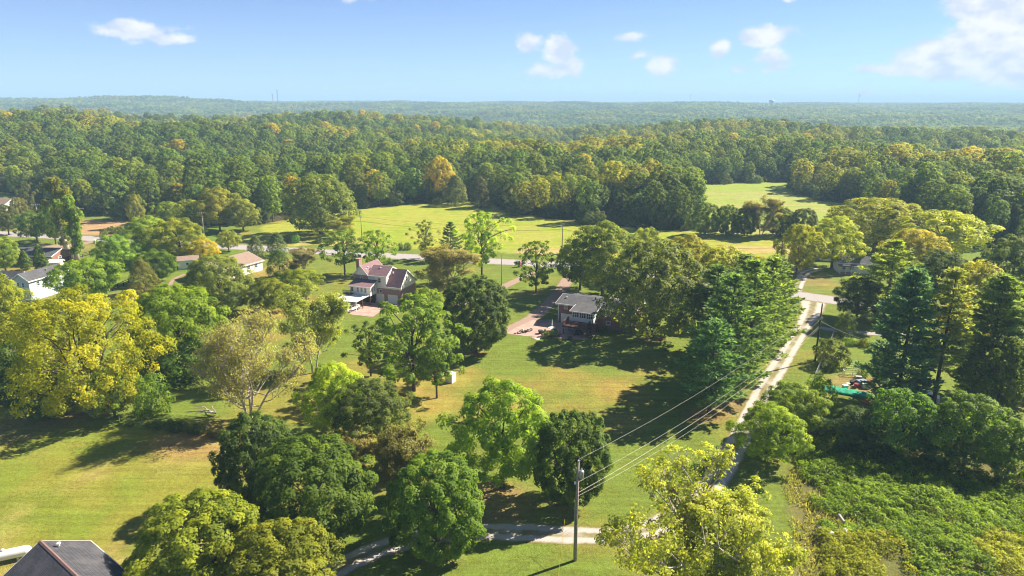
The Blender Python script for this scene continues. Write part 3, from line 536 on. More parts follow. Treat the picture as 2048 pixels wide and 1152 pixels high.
# ------------------------------------------------------------------ trees of the neighbourhood
DK = (.040, .082, .016); MG = (.070, .125, .020); LG = (.125, .185, .024); YG = (.19, .21, .022); YL = (.36, .30, .016); OL = (.12, .135, .045); TN = (.19, .165, .075)
PN = (.060, .125, .068); BP = (.062, .125, .105); CD = (.050, .088, .040); GN = (.055, .115, .016)
TREES = [
 # kind, base px, top, width, colour, name, label
 ('mapleB', 412, 1180, 999, 262, (.105, .145, .018), 'maple_tree', 'broad yellowish green maple between the dark roof corner and the track'),
 ('mapleA', 565, 1225, 1052, 245, (.095, .14, .018), 'maple_tree', 'lowest maple, cut by the picture edge beside the gravel track'),
 ('mapleA', 522, 1000, 824, 162, (.042, .08, .022), 'maple_tree', 'tall dark dome maple at the end of the weedy fence row'),
 ('mapleB', 628, 1068, 880, 248, (.050, .10, .016), 'maple_tree', 'wide dense maple in front of the tall dark dome maple'),
 ('mapleA', 872, 1100, 906, 204, (.062, .12, .018), 'maple_tree', 'round ball-shaped maple standing on the edge of the gravel track'),
 ('mapleC', 1140, 1006, 822, 158, (.042, .088, .018), 'maple_tree', 'dark clumpy maple right behind the near grey utility pole'),
 ('round1', 1005, 976, 757, 192, (.095, .155, .02), 'shade_tree', 'tall light green tree with bare trunk beside the dark clumpy maple'),
 ('round2', 672, 868, 722, 124, (.135, .205, .022), 'shade_tree', 'brightest lime green round tree beside a dark one'),
 ('round1', 742, 886, 757, 142, (.060, .095, .028), 'shade_tree', 'dark grey-green round tree beside the lime green one'),
 ('twig', 712, 928, 866, 72, (.15, .17, .07), 'shrub', 'tan twiggy shrub below the dark grey-green round tree'),
 ('twig', 808, 940, 853, 112, (.12, .145, .065), 'shrub', 'thin brownish half-bare shrub above the ball-shaped maple'),
 ('lemon', 1425, 1218, 948, 360, (.158, .20, .042), 'ash_tree', 'pale yellow-green open tree with grey limbs at the bottom edge'),
 ('round2', 1532, 922, 808, 134, (.10, .155, .016), 'shade_tree', 'low bushy yellow-green tree beside the gravel lane'),
 ('round1', 1575, 872, 764, 118, (.085, .13, .02), 'shade_tree', 'rusty green tree touching the low bushy lane tree'),
 ('willow', 500, 838, 604, 232, (.165, .19, .09), 'willow_tree', 'pale many-stemmed half-bare willow with grey branches'),
 ('airy', 628, 745, 560, 122, (.125, .16, .05), 'willow_tree', 'feathery olive tree behind the half-bare willow'),
 ('open1', 828, 782, 578, 200, (.075, .135, .022), 'locust_tree', 'tall loose green tree with pale trunk below the gabled house patio'),
 ('open3', 874, 796, 640, 118, (.065, .12, .022), 'locust_tree', 'slim tree in front of the small white shed'),
 ('open3', 742, 752, 636, 100, (.060, .11, .024), 'locust_tree', 'crooked dark small tree left of the tall loose tree'),
 ('mapleC', 952, 706, 550, 136, (.048, .082, .026), 'maple_tree', 'dense dark green maple above the tall loose tree'),
 ('airy', 892, 592, 486, 128, (.15, .165, .08), 'pecan_tree', 'brownish tan feathery tree right beside the gabled house'),
 ('round3', 858, 650, 575, 70, (.09, .14, .02), 'young_tree', 'small green tree hiding the right end of the gabled house'),
 ('walnut', 185, 830, 572, 272, (.148, .186, .015), 'walnut_tree', 'large bright yellow tree filling the left side'),
 ('round2', 22, 720, 545, 110, (.12, .17, .018), 'shade_tree', 'yellow-green tree at the left picture edge by the yellow tree'),
 ('round3', 70, 760, 610, 130, (.15, .20, .02), 'shade_tree', 'yellow-green tree behind the rusty shed roof'),
 ('mapleB', 364, 738, 566, 190, (.085, .155, .016), 'shade_tree', 'big round bright green tree right of the yellow tree'),
 ('umbrella', 182, 607, 519, 138, (.080, .13, .014), 'spreading_tree', 'flat-topped spreading tree beside the grey gabled house'),
 ('cedar2', 290, 587, 517, 56, (.085, .10, .03), 'magnolia_tree', 'small bronze cone-shaped tree with a bare stem'),
 ('round2', 318, 566, 496, 80, (.05, .10, .014), 'shade_tree', 'dark green round tree behind the small bronze tree'),
 ('mapleB', 440, 622, 507, 134, (.10, .15, .04), 'shade_tree', 'wide pale olive tree in front of the long white house'),
 ('round2', 236, 542, 467, 76, (.085, .15, .022), 'shade_tree', 'round green tree by the black rail fence'),
 ('round1', 302, 520, 430, 90, (.11, .165, .03), 'shade_tree', 'light green tree, the left one of the roadside pair'),
 ('round2', 362, 524, 432, 100, (.12, .175, .028), 'shade_tree', 'light green tree, the right one of the roadside pair'),
 ('pine1', 298, 515, 444, 56, (.17, .19, .05), 'young_pine', 'pale yellowish young pine in front of the roadside pair'),
 ('round3', 408, 524, 477, 64, (.215, .225, .018), 'shade_tree', 'small golden tree beside the long white house'),
 ('round3', 458, 503, 459, 44, (.12, .16, .03), 'young_tree', 'small light tree standing at the road edge'),
 ('cedar1', 513, 520, 472, 36, (.055, .085, .045), 'cedar_tree', 'egg-shaped dark cedar, the left one by the road'),
 ('cedar1', 556, 512, 466, 42, (.050, .085, .045), 'cedar_tree', 'egg-shaped dark cedar, the right one by the road'),
 ('cedar2', 560, 556, 498, 52, (.055, .11, .028), 'cedar_tree', 'thick green cedar right of the long white house'),
 ('airy', 606, 548, 492, 66, (.14, .16, .09), 'young_tree', 'greyish half-bare small tree beside the thick cedar'),
 ('round2', 540, 625, 555, 96, (.085, .13, .012), 'shade_tree', 'yellow-green bushy tree, the nearer one left of the gabled house'),
 ('round2', 597, 596, 537, 88, (.10, .15, .012), 'shade_tree', 'yellow-green bushy tree, the farther one left of the gabled house'),
 ('open2', 690, 550, 454, 96, (.075, .125, .03), 'shade_tree', 'spreading tree behind the gabled house chimney'),
 ('open2', 757, 548, 454, 80, (.10, .175, .022), 'shade_tree', 'bright green tree between the gabled house and the road'),
 ('open3', 852, 518, 436, 60, (.11, .14, .04), 'young_tree', 'upright airy tree at the road before the meadow'),
 ('pine2', 902, 520, 444, 60, (.035, .07, .03), 'pine_tree', 'dark pine tucked behind the tall roadside tree'),
 ('open2', 964, 561, 414, 104, (.125, .195, .03), 'shade_tree', 'tall light green roadside tree with a clear trunk'),
 ('open1', 1072, 586, 474, 94, (.080, .14, .026), 'shade_tree', 'round tree on the lawn between the two drives'),
 ('round1', 1205, 592, 440, 150, (.085, .135, .03), 'shade_tree', 'large green tree behind the ranch house roof'),
 ('round3', 1160, 580, 480, 96, (.08, .13, .035), 'shade_tree', 'smaller green tree by the top of the driveway'),
 ('oak', 1303, 676, 474, 192, (.075, .10, .036), 'oak_tree', 'great dark olive oak covering the ranch house end'),
 ('round2', 1290, 560, 452, 90, (.115, .165, .03), 'shade_tree', 'light green tree behind the great oak crown'),
 ('round1', 1372, 580, 466, 104, (.14, .175, .028), 'shade_tree', 'yellowish green tree right behind the great oak'),
 ('round3', 1440, 592, 490, 100, (.145, .185, .03), 'shade_tree', 'pale green tree in the clump before the meadow'),
 ('round2', 1500, 605, 508, 80, (.15, .17, .035), 'shade_tree', 'olive yellow tree at the right end of the clump'),
 ('pine1', 1418, 826, 640, 172, PN, 'pine_tree', 'nearest pine of the lane row with a bare trunk foot'),
 ('pine2', 1450, 786, 548, 196, (.062, .115, .058), 'pine_tree', 'second pine of the lane row with a thick trunk'),
 ('pine1', 1492, 745, 520, 186, (.078, .132, .058), 'pine_tree', 'third pine along the gravel lane from below'),
 ('pine3', 1425, 700, 530, 160, (.058, .11, .056), 'pine_tree', 'dark pine between the great oak and the lane row'),
 ('pine2', 1528, 700, 514, 165, (.092, .145, .056), 'pine_tree', 'fourth pine along the gravel lane from below'),
 ('pine1', 1540, 664, 512, 135, (.078, .132, .058), 'pine_tree', 'last pine of the lane row next to the junction'),
 ('pine3', 1480, 645, 508, 130, (.085, .135, .06), 'pine_tree', 'pale pine behind the middle of the lane row'),
 ('round2', 1592, 548, 444, 84, (.135, .18, .02), 'shade_tree', 'yellow-green tree beside the crossarm pole by the junction'),
 ('round1', 1663, 536, 430, 104, (.145, .185, .025), 'shade_tree', 'golden green tree in front of the small porch house'),
 ('oak', 1748, 500, 393, 196, (.155, .205, .024), 'shade_tree', 'biggest golden green tree behind the small porch house'),
 ('round3', 1880, 520, 420, 170, (.165, .21, .024), 'shade_tree', 'golden tree at the right end of the golden clump'),
 ('round2', 1820, 540, 455, 110, (.19, .21, .025), 'shade_tree', 'lower golden tree between the two big golden ones'),
 ('pine1', 1768, 640, 480, 150, (.11, .155, .04), 'pine_tree', 'broad green pine beside the small porch house'),
 ('round2', 1712, 638, 552, 96, (.04, .075, .02), 'shade_tree', 'dark low tree on the corner of the junction'),
 ('spruce', 1792, 806, 536, 168, BP, 'pine_tree', 'thick blue-green pine standing over the garden'),
 ('pine4', 1866, 812, 536, 120, (.12, .165, .07), 'pine_tree', 'tall thin pine with a long bare trunk'),
 ('spruce', 1962, 800, 548, 165, (.085, .14, .07), 'pine_tree', 'shaggy green pine right of the long bare trunk'),
 ('pine2', 2035, 790, 545, 160, (.10, .15, .06), 'pine_tree', 'green pine at the right picture edge'),
 ('round2', 2010, 620, 466, 124, (.05, .085, .03), 'shade_tree', 'round dark tree at the right edge below the forest'),
 ('round1', 1868, 620, 498, 110, (.04, .075, .022), 'shade_tree', 'dark crown behind the tops of the tall pines'),
 ('round3', 1940, 640, 520, 110, (.16, .19, .03), 'shade_tree', 'bright crown glimpsed between the right-hand pines'),
 ('round2', 1930, 700, 600, 120, (.20, .21, .02), 'shade_tree', 'sunny yellow-green tree low behind the bare trunk'),
 ('round3', 1990, 830, 670, 130, (.05, .085, .025), 'shade_tree', 'dark broadleaf tree under the right-hand pines'),
 ('bush3', 1687, 674, 626, 38, (.03, .055, .018), 'shrub', 'trimmed dark shrub beside the narrow side drive'),
 ('bush1', 1662, 730, 682, 62, (.05, .075, .022), 'shrub', 'round olive shrub beside the dark utility pole'),
 ('bush3', 1632, 855, 758, 66, (.065, .12, .02), 'thicket_tree', 'leafy thicket tree behind the low lane trees'),
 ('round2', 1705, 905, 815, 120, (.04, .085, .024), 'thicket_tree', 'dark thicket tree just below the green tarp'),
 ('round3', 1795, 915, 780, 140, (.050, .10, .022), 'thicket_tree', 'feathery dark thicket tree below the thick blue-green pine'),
 ('round1', 1925, 940, 786, 150, (.060, .115, .022), 'thicket_tree', 'tallest thicket tree above the bramble slope'),
 ('round3', 2010, 960, 850, 120, (.06, .12, .02), 'thicket_tree', 'right-hand thicket tree leaning over the brambles'),
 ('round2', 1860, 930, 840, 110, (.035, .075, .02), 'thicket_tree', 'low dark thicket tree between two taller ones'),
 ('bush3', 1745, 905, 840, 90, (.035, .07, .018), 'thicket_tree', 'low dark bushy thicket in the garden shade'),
 ('snag1', 132, 502, 352, 62, (.10, .13, .025), 'dead_tree', 'tall vine-covered dead trunk with lost branches, the taller one'),
 ('snag2', 157, 520, 388, 64, (.085, .145, .02), 'dead_tree', 'vine-clad broken tree leaning beside the tallest dead trunk'),
 ('round3', 75, 484, 420, 70, (.055, .10, .03), 'shade_tree', 'dark green roadside tree left of the vine-covered trunks'),
 ('round2', 112, 488, 400, 50, (.06, .10, .022), 'shade_tree', 'narrow tree right against the tallest dead trunk'),
 ('round1', 18, 470, 408, 54, (.06, .085, .04), 'shade_tree', 'greyish tree at the left edge before the far house'),
 ('round2', 42, 446, 392, 36, (.09, .11, .045), 'shade_tree', 'small olive tree beside the far left roof'),
 ('open3', 62, 432, 360, 40, (.06, .08, .04), 'shade_tree', 'grey-green upright tree behind the left roadside'),
 ('round2', 12, 545, 470, 60, (.10, .155, .025), 'shade_tree', 'green tree at the left edge above the grey gabled house'),
 ('thuja', 52, 540, 500, 24, (.06, .12, .018), 'arborvitae', 'left of three pointed evergreens by the brick house'),
 ('thuja', 82, 530, 487, 20, (.075, .125, .022), 'arborvitae', 'middle pointed evergreen by the brick house'),
 ('thuja', 88, 545, 508, 28, (.05, .10, .016), 'arborvitae', 'right pointed evergreen by the brick house'),
 ('oak', 642, 468, 344, 138, (.08, .115, .036), 'oak_tree', 'solitary big oak leaning over the meadow edge'),
 ('airy', 690, 478, 430, 60, (.13, .16, .04), 'young_tree', 'light tree at the foot of the solitary oak'),
 ('round2', 275, 455, 385, 36, (.11, .135, .04), 'vine_tree', 'slim vine-covered tree left of the roadside thicket'),
 ('round3', 385, 462, 398, 70, (.11, .15, .028), 'thicket_tree', 'bushy yellow-green tree in the roadside thicket'),
 ('round1', 440, 462, 372, 80, (.12, .15, .03), 'thicket_tree', 'tallest vine-hung tree of the roadside thicket'),
 ('round2', 487, 462, 395, 70, (.10, .13, .035), 'thicket_tree', 'right-hand olive tree of the roadside thicket'),
 ('round3', 342, 455, 402, 60, (.10, .155, .025), 'thicket_tree', 'left-hand green tree of the roadside thicket'),
 ('cedar1', 911, 410, 352, 52, (.060, .082, .040), 'cedar_tree', 'left one of two cone cedars at the meadow end'),
 ('cedar2', 962, 415, 354, 46, (.062, .080, .040), 'cedar_tree', 'right one of two cone cedars at the meadow end'),
 ('round1', 880, 402, 310, 60, (.20, .20, .03), 'yellow_tree', 'golden yellow tree at the forest edge above the cedars'),
 ('mapleB', 1410, 470, 402, 60, (.075, .12, .028), 'hedgerow_tree', 'green hedgerow tree at the left end between the fields'),
 ('mapleA', 1452, 470, 408, 60, (.07, .115, .026), 'hedgerow_tree', 'second hedgerow tree between the two fields'),
 ('airy', 1522, 474, 390, 70, (.14, .155, .08), 'hedgerow_tree', 'tan half-bare hedgerow tree between the two fields'),
 ('mapleB', 1488, 471, 414, 52, (.06, .10, .028), 'hedgerow_tree', 'dark hedgerow tree left of the tan one'),
 ('mapleA', 1560, 471, 412, 60, (.075, .11, .03), 'hedgerow_tree', 'dark hedgerow tree right of the tan one'),
 ('mapleB', 1604, 474, 414, 60, (.06, .09, .03), 'hedgerow_tree', 'last dark hedgerow tree beside the golden clump'),
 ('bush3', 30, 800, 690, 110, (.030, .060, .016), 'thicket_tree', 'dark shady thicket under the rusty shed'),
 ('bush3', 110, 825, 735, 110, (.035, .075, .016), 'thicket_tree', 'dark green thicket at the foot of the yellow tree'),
 ('round3', 230, 835, 735, 110, (.075, .125, .018), 'thicket_tree', 'leafy green thicket right of the yellow trunk'),
 ('bush3', 305, 830, 752, 70, (.065, .12, .018), 'thicket_tree', 'upright green thicket bush at the fence row end'),
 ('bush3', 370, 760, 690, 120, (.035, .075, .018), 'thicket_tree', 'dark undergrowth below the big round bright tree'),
]
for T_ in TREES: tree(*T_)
BUSHES = [('bush1', 718, 667, 18, 14, (.05, .08, .02))]
# weeds along the fence row and roadside shrubs
def weeds(pts, h, color, name, label, group, seed):
    rr = random.Random(seed)
    for (x, y) in pts:
        p = at(x+rr.uniform(-2, 2), y+rr.uniform(-1, 1)); k = rr.uniform(.7, 1.4)
        plant(rr.choice(['bush1', 'bush2', 'bush3']), p, h*k, h*k*rr.uniform(.5, .85), tuple(c*rr.uniform(.8, 1.2) for c in color), name, label, 'shrub', group)
weeds([(262, 852), (300, 855), (316, 857), (338, 859), (352, 861), (366, 862), (384, 865), (396, 867), (420, 872), (432, 874), (446, 878), (455, 874)], 1.0, (.055, .085, .02), 'weed_shrub', 'small weedy bush growing along the old wire fence', 'weeds along the fence row', 3)
weeds([(210, 472), (222, 468), (240, 470), (205, 478), (250, 466), (660, 488), (700, 492), (640, 486), (800, 498), (815, 500), (590, 486), (1130, 507), (575, 483)], 2.2, (.07, .11, .025), 'roadside_bush', 'low green bush on the far bank of the road', 'roadside bushes', 4)
weeds([(1700, 690), (1712, 692), (1722, 690), (1735, 694), (1640, 775), (1660, 742), (1725, 755)], 1.1, (.07, .12, .02), 'garden_shrub', 'small leafy plant in the fenced garden plot', 'garden plants', 5)
weeds([(1195, 664), (1203, 666), (1212, 665), (1090, 674), (1098, 675), (1110, 673), (1140, 679)], .9, (.04, .075, .02), 'house_shrub', 'small dark shrub against the ranch house patio', 'ranch house shrubs', 6)
# ------------------------------------------------------------------ forest: the nearest trees one by one, the mass beyond as one
FGREEN = [(.078, .115, .024), (.11, .14, .026), (.066, .10, .03), (.135, .16, .03), (.092, .125, .032), (.155, .165, .03), (.060, .10, .024)]
FORDER = [(.058, .10, .026), (.078, .12, .026), (.10, .14, .028), (.145, .17, .03)]
def forest():
    rs = random.Random(21)
    def stand(h): return int(min(3, max(0, (h-.5)*9+1.5+rs.gauss(0, .75))))
    rg = np.random.default_rng(77); st = 7.6
    gx, gy = np.meshgrid(np.arange(-900, 900, st), np.arange(190, 1080, st)); x = (gx+rg.uniform(-.42, .42, gx.shape)*st).ravel(); y = (gy+rg.uniform(-.42, .42, gy.shape)*st).ravel()
    r = np.hypot(x, y); az = np.degrees(np.arctan2(x, y))
    jx = x+(fbm(x, y, 18, 41)-.5)*10; jy = y+(fbm(x, y, 18, 42)-.5)*10
    ok = (np.abs(az) < 42) & (r < 1060) & ~inpoly(jx, jy, CLEAR) & ~inpoly(x, y, CLEAR)
    far = r > 520; ok &= ~(far & (rg.uniform(size=r.shape) < .35*sst(r, 520, 900)))
    x, y, r, az = x[ok], y[ok], r[ok], az[ok]; o = np.argsort(r); x, y, r, az = x[o], y[o], r[o], az[o]; n = len(x)
    pick = rg.integers(0, 7, n); sc = rg.uniform(.6, 1.12, n)*(.74+.36*fbm(x, y, 45, 51)); rz = rg.uniform(0, 6.28, n); hue = fbm(x, y, 60, 61)
    # the trees that show: the first rows behind the clearings, in view
    inv = np.abs(az) < 37.5; edge = np.zeros(n, bool); m = [(0, -11), (0, -19), (6, -13), (-6, -13)]
    for dx, dy in m: edge |= inpoly(x+dx, y+dy, CLEAR)
    score = np.where(inv, np.where(edge, r*.5, r), 1e9); sc = np.where(edge, sc*.86, sc); near = np.argsort(score)[:300]; isn = np.zeros(n, bool); isn[near] = True
    zones = [(-99, -30, 'forest tree beyond the road at the far left edge', 'trees of the left forest edge'),
             (-30, -22, 'forest tree behind the vine-covered dead trunks', 'trees of the left forest edge'),
             (-22, -15, 'forest tree behind the roadside thicket', 'trees of the left forest edge'),
             (-15, -9, 'forest tree behind the solitary oak', 'trees of the left forest edge'),
             (-9, -.7, 'forest tree behind the meadow left of the cedars', 'trees behind the meadow'),
             (-.7, 5, 'forest tree of the middle wood just right of the cedars', 'trees of the middle wood'),
             (5, 10, 'forest tree in the centre of the middle wood', 'trees of the middle wood'),
             (10, 14.8, 'forest tree of the middle wood beside the far field', 'trees of the middle wood'),
             (14.8, 22.8, 'forest tree in the wall behind the far right field', 'trees behind the far field'),
             (22.8, 29, 'forest tree of the wood right of the far field', 'trees of the right-hand forest'),
             (29, 99, 'forest tree of the wood above the right picture edge', 'trees of the right-hand forest')]
    tone = ['dark green', 'mid green', 'light green', 'yellowish green']
    rr = random.Random(9)
    for i in near:
        sx = stand(hue[i]); c = FORDER[sx]; k = rr.random(); lab = [z for z in zones if z[0] <= az[i] < z[1]][0]
        nm, lb, gp = 'forest_tree', tone[sx]+(' front-row ' if edge[i] else ' inner ')+lab[2], lab[3]
        if k < .015: c = (.185, .185, .03); nm = 'forest_tree'; lb = 'golden yellow'+(' front-row ' if edge[i] else ' inner ')+lab[2]
        f = rr.uniform(.85, 1.18); c = tuple(q*f for q in c)
        h = FOREST[int(pick[i])][2]*sc[i]; rad = FOREST[int(pick[i])][3]*sc[i]*rr.uniform(.9, 1.15)
        plant(FOREST[int(pick[i])], (float(x[i]), float(y[i]), hz(x[i], y[i])-.1), h, rad, c, nm, lb, 'tree', gp, rz=float(rz[i]))
    # undergrowth skirts along the wood edge are part of the mass
    pts = []; idx = []; ss = []; rot = []
    protos = bpy.data.collections.new('forest_kinds'); names = []
    def proto(nm, mes, col):
        mes = mes.copy(); mes.materials.clear(); mes.materials.append(leaf_mat(col)); bmv = bpy.data.objects.new(nm, mes); bmv.color = (*col, 1); protos.objects.link(bmv)
    k = 0
    for j, (crown, trunk, H, R) in enumerate(FOREST):
        for c in range(4):
            proto('k%02d' % k, crown, FORDER[c]); k += 1
    proto('k%02d' % k, FOREST[2][0], (.185, .185, .03)); gold = k; k += 1
    bsh = k; proto('k%02d' % k, PROTO['bush3'][0], (.045, .075, .022)); k += 1
    bsh2 = k; proto('k%02d' % k, PROTO['bush1'][0], (.06, .09, .022)); k += 1
    pt0 = k
    for v in range(4):
        rg2 = np.random.default_rng(300+v); C = []; 
        n2 = 52; px = rg2.uniform(-42, 42, n2); py = rg2.uniform(-42, 42, n2); Qs = []; ts = []
        for a, b in zip(px, py):
            h = rg2.uniform(14, 22); rad = rg2.uniform(4.0, 6.5); kk = 9
            D = unit(rg2.normal(size=(kk, 3))*np.array([1, 1, .55])+np.array([0, 0, .5])); cc = np.array([a, b, h-rad*.9])+D*rad*.72
            Q, t = clump_leaves(rg2, cc, np.full(kk, rad*.45), 9, 2.3, 1.8, (a, b, h-rad*1.3), jit=.5)
            Qs.append(Q); ts.append(t*.5+rg2.uniform(0, .5))
        me = quads_mesh('patch', np.concatenate(Qs), np.concatenate(ts)); proto('k%02d' % k, me, FORDER[v % 3]); k += 1
    rest = ~isn
    for i in np.nonzero(rest)[0]:
        pts.append((x[i], y[i], hz(x[i], y[i])-.1)); idx.append(gold if rr.random() < .008 else int(pick[i])*4+stand(hue[i])); ss.append(sc[i]); rot.append(rz[i])
    E_ = np.nonzero(edge & inv)[0]
    for i in E_:
        for q in range(2):
            a = rr.uniform(0, 6.28); d = rr.uniform(2, 6); X_, Y_ = x[i]+math.cos(a)*d, y[i]+math.sin(a)*d-2
            if inpoly(np.array([X_]), np.array([Y_-1.5]), CLEAR)[0] and rr.random() < .6: continue
            pts.append((X_, Y_, hz(X_, Y_)-.2)); idx.append(bsh if rr.random() < .6 else bsh2); ss.append(rr.uniform(.8, 1.7)); rot.append(rr.uniform(0, 6.28))
    st = 66; gx, gy = np.meshgrid(np.arange(-6200, 6200, st), np.arange(700, 8200, st)); x2 = (gx+rg.uniform(-.4, .4, gx.shape)*st).ravel(); y2 = (gy+rg.uniform(-.4, .4, gy.shape)*st).ravel()
    r2 = np.hypot(x2, y2); a2 = np.degrees(np.arctan2(x2, y2)); ok = (r2 > 1040) & (r2 < 7600) & (np.abs(a2) < 41); x2, y2 = x2[ok], y2[ok]; z2 = hgt(x2, y2)
    for i in range(len(x2)): pts.append((x2[i], y2[i], z2[i]-1)); idx.append(pt0+rr.randrange(4)); ss.append(rr.uniform(.85, 1.15)); rot.append(rr.uniform(0, 6.28))
    me = bpy.data.meshes.new('forest'); me.from_pydata([tuple(map(float, p)) for p in pts], [], [])
    for nm, ty, val in (('pick', 'INT', idx), ('sc', 'FLOAT', ss), ('rz', 'FLOAT', rot)):
        a = me.attributes.new(nm, ty, 'POINT'); a.data.foreach_set('value', np.array(val, np.int32 if ty == 'INT' else np.float32))
    ob = bpy.data.objects.new('forest', me); COL.objects.link(ob); tag(ob, 'unbroken green forest rolling away to the hazy horizon', 'forest', kind='stuff')
    ng = bpy.data.node_groups.new('forest_scatter', 'GeometryNodeTree'); ng.interface.new_socket('Geometry', in_out='INPUT', socket_type='NodeSocketGeometry'); ng.interface.new_socket('Geometry', in_out='OUTPUT', socket_type='NodeSocketGeometry')
    N = ng.nodes; L = ng.links; gi = N.new('NodeGroupInput'); go = N.new('NodeGroupOutput'); ci = N.new('GeometryNodeCollectionInfo'); ci.inputs[0].default_value = protos; ci.inputs[1].default_value = True; ci.inputs[2].default_value = True
    ip = N.new('GeometryNodeInstanceOnPoints'); L.new(gi.outputs[0], ip.inputs['Points']); L.new(ci.outputs[0], ip.inputs['Instance']); ip.inputs['Pick Instance'].default_value = True
    def na(nm, ty):
        q = N.new('GeometryNodeInputNamedAttribute'); q.data_type = ty; q.inputs[0].default_value = nm; return q.outputs[0]
    L.new(na('pick', 'INT'), ip.inputs['Instance Index']); cx = N.new('ShaderNodeCombineXYZ'); L.new(na('rz', 'FLOAT'), cx.inputs[2])
    er = N.new('FunctionNodeEulerToRotation'); L.new(cx.outputs[0], er.inputs[0]); L.new(er.outputs[0], ip.inputs['Rotation']); L.new(na('sc', 'FLOAT'), ip.inputs['Scale']); L.new(ip.outputs[0], go.inputs[0])
    md = ob.modifiers.new('scatter', 'NODES'); md.node_group = ng
    print('FOREST', n, len(E_)*2, len(x2), 'leaf tris', LEAFTRI[0])
forest()
def haze():
    m = bpy.data.materials.new('haze_air'); m.use_nodes = True; T = NT(m.node_tree); T.n.clear(); out = T.a('ShaderNodeOutputMaterial'); v = T.a('ShaderNodeVolumePrincipled')
    v.inputs['Color'].default_value = (.42, .66, 1, 1); v.inputs['Density'].default_value = HAZE; v.inputs['Anisotropy'].default_value = .0; T.l.new(v.outputs[0], out.inputs['Volume'])
    o = MB().box(-12500, 12500, -2600, 13500, -70, 125).build('haze', m); tag(o, 'pale blue summer haze over the far woods', 'haze', kind='stuff')
HAZE = 2.5e-4
haze()
# ------------------------------------------------------------------ buildings
BRICK = brick_mat('red_brick', (.30, .13, .10), (.22, .085, .07), (.33, .27, .24)); BRICK2 = brick_mat('brown_brick', (.40, .25, .20), (.31, .17, .14), (.42, .36, .32))
ROOFG = shingle_mat('grey_shingle', (.085, .09, .105), (.12, .125, .14), (.14, .14, .155)); ROOFP = shingle_mat('plum_shingle', (.25, .155, .18), (.32, .205, .225), (.21, .13, .15))
ROOFD = shingle_mat('dark_shingle', (.06, .062, .078), (.085, .088, .105), (.13, .13, .145)); ROOFB = shingle_mat('brown_shingle', (.30, .215, .175), (.35, .26, .21), (.32, .24, .2))
SIDE = mat('pale_siding', (.46, .52, .60), .7, .06); CAPM = mat('ridge_cap', (.19, .12, .11), .9, .2, 4); GUT = mat('gutter', (.62, .60, .60), .5, .05)
RUST = mat('rusty_tin', (.40, .30, .27), .6, .4, .6, col2=(.55, .5, .48)); TARP = mat('green_tarp', (.02, .30, .18), .4, .25, 1.2); DARK = mat('near_black', (.03, .028, .026), .9, .2)
PINK = mat('pink_vinyl', (.62, .20, .17), .5, .15); REDP = mat('red_plastic', (.30, .05, .06), .45, .1); BLUEP = mat('blue_plastic', (.20, .28, .40), .5, .15); SAND = mat('sand', (.42, .30, .2), .95, .2)
STONE = mat('field_stone', (.34, .29, .26), .95, .35, 1.5, .5, 9); ORANGE = mat('clay', (.42, .16, .06), .9, .2); YELLOW = mat('yellow_plastic', (.6, .45, .03), .5, .1)
def ob(mb, P, du, n, a0, a1, z0, z1, b0, b1):   # oriented box on a wall: along, up, outward
    P = Vector(P); du = Vector(du); n = Vector(n); Z = Vector((0, 0, 1)); vs = []
    for z in (z0, z1):
        for a, b in ((a0, b0), (a1, b0), (a1, b1), (a0, b1)): vs.append(P+du*a+Z*z+n*b)
    fs = [(0, 3, 2, 1), (4, 5, 6, 7), (0, 1, 5, 4), (1, 2, 6, 5), (2, 3, 7, 6), (3, 0, 4, 7)]
    if du.cross(Z).dot(n) > 0: pass
    else: fs = [tuple(reversed(f)) for f in fs]
    mb.add(vs, fs); return mb
def window(par, P, du, n, w, h, fr=.09, cols=1, m=None, sill=True):
    f = MB(); ob(f, P, du, n, 0, w, 0, fr, -.02, .07); ob(f, P, du, n, 0, w, h-fr, h, -.02, .07); ob(f, P, du, n, 0, fr, fr, h-fr, -.02, .068); ob(f, P, du, n, w-fr, w, fr, h-fr, -.02, .068)
    ob(f, P, du, n, fr, w-fr, h*.5-.025, h*.5+.025, .0, .06)
    for c in range(1, cols): ob(f, P, du, n, w*c/cols-.04, w*c/cols+.04, fr, h-fr, -.01, .062)
    o = f.build('window', m or WHITE, par); g = MB(); ob(g, P, du, n, fr*.6, w-fr*.6, fr*.6, h-fr*.6, -.015, .03); g.build('pane', GLASS, o)
    if sill: s = MB(); ob(s, P, du, n, -.06, w+.06, -.07, -.004, -.01, .12); s.build('sill', m or WHITE, o)
    return o
def gdoor(par, P, du, n, w, h, rows=4):
    o = MB(); ob(o, P, du, n, -.08, w+.08, 0, h+.08, -.02, .03); d = o.build('garage_door', WHITE, par)
    for r in range(rows):
        q = MB(); ob(q, P, du, n, .04, w-.04, h*r/rows+.02, h*(r+1)/rows-.02, .028, .055); q.build('door_panel', WHITE, d)
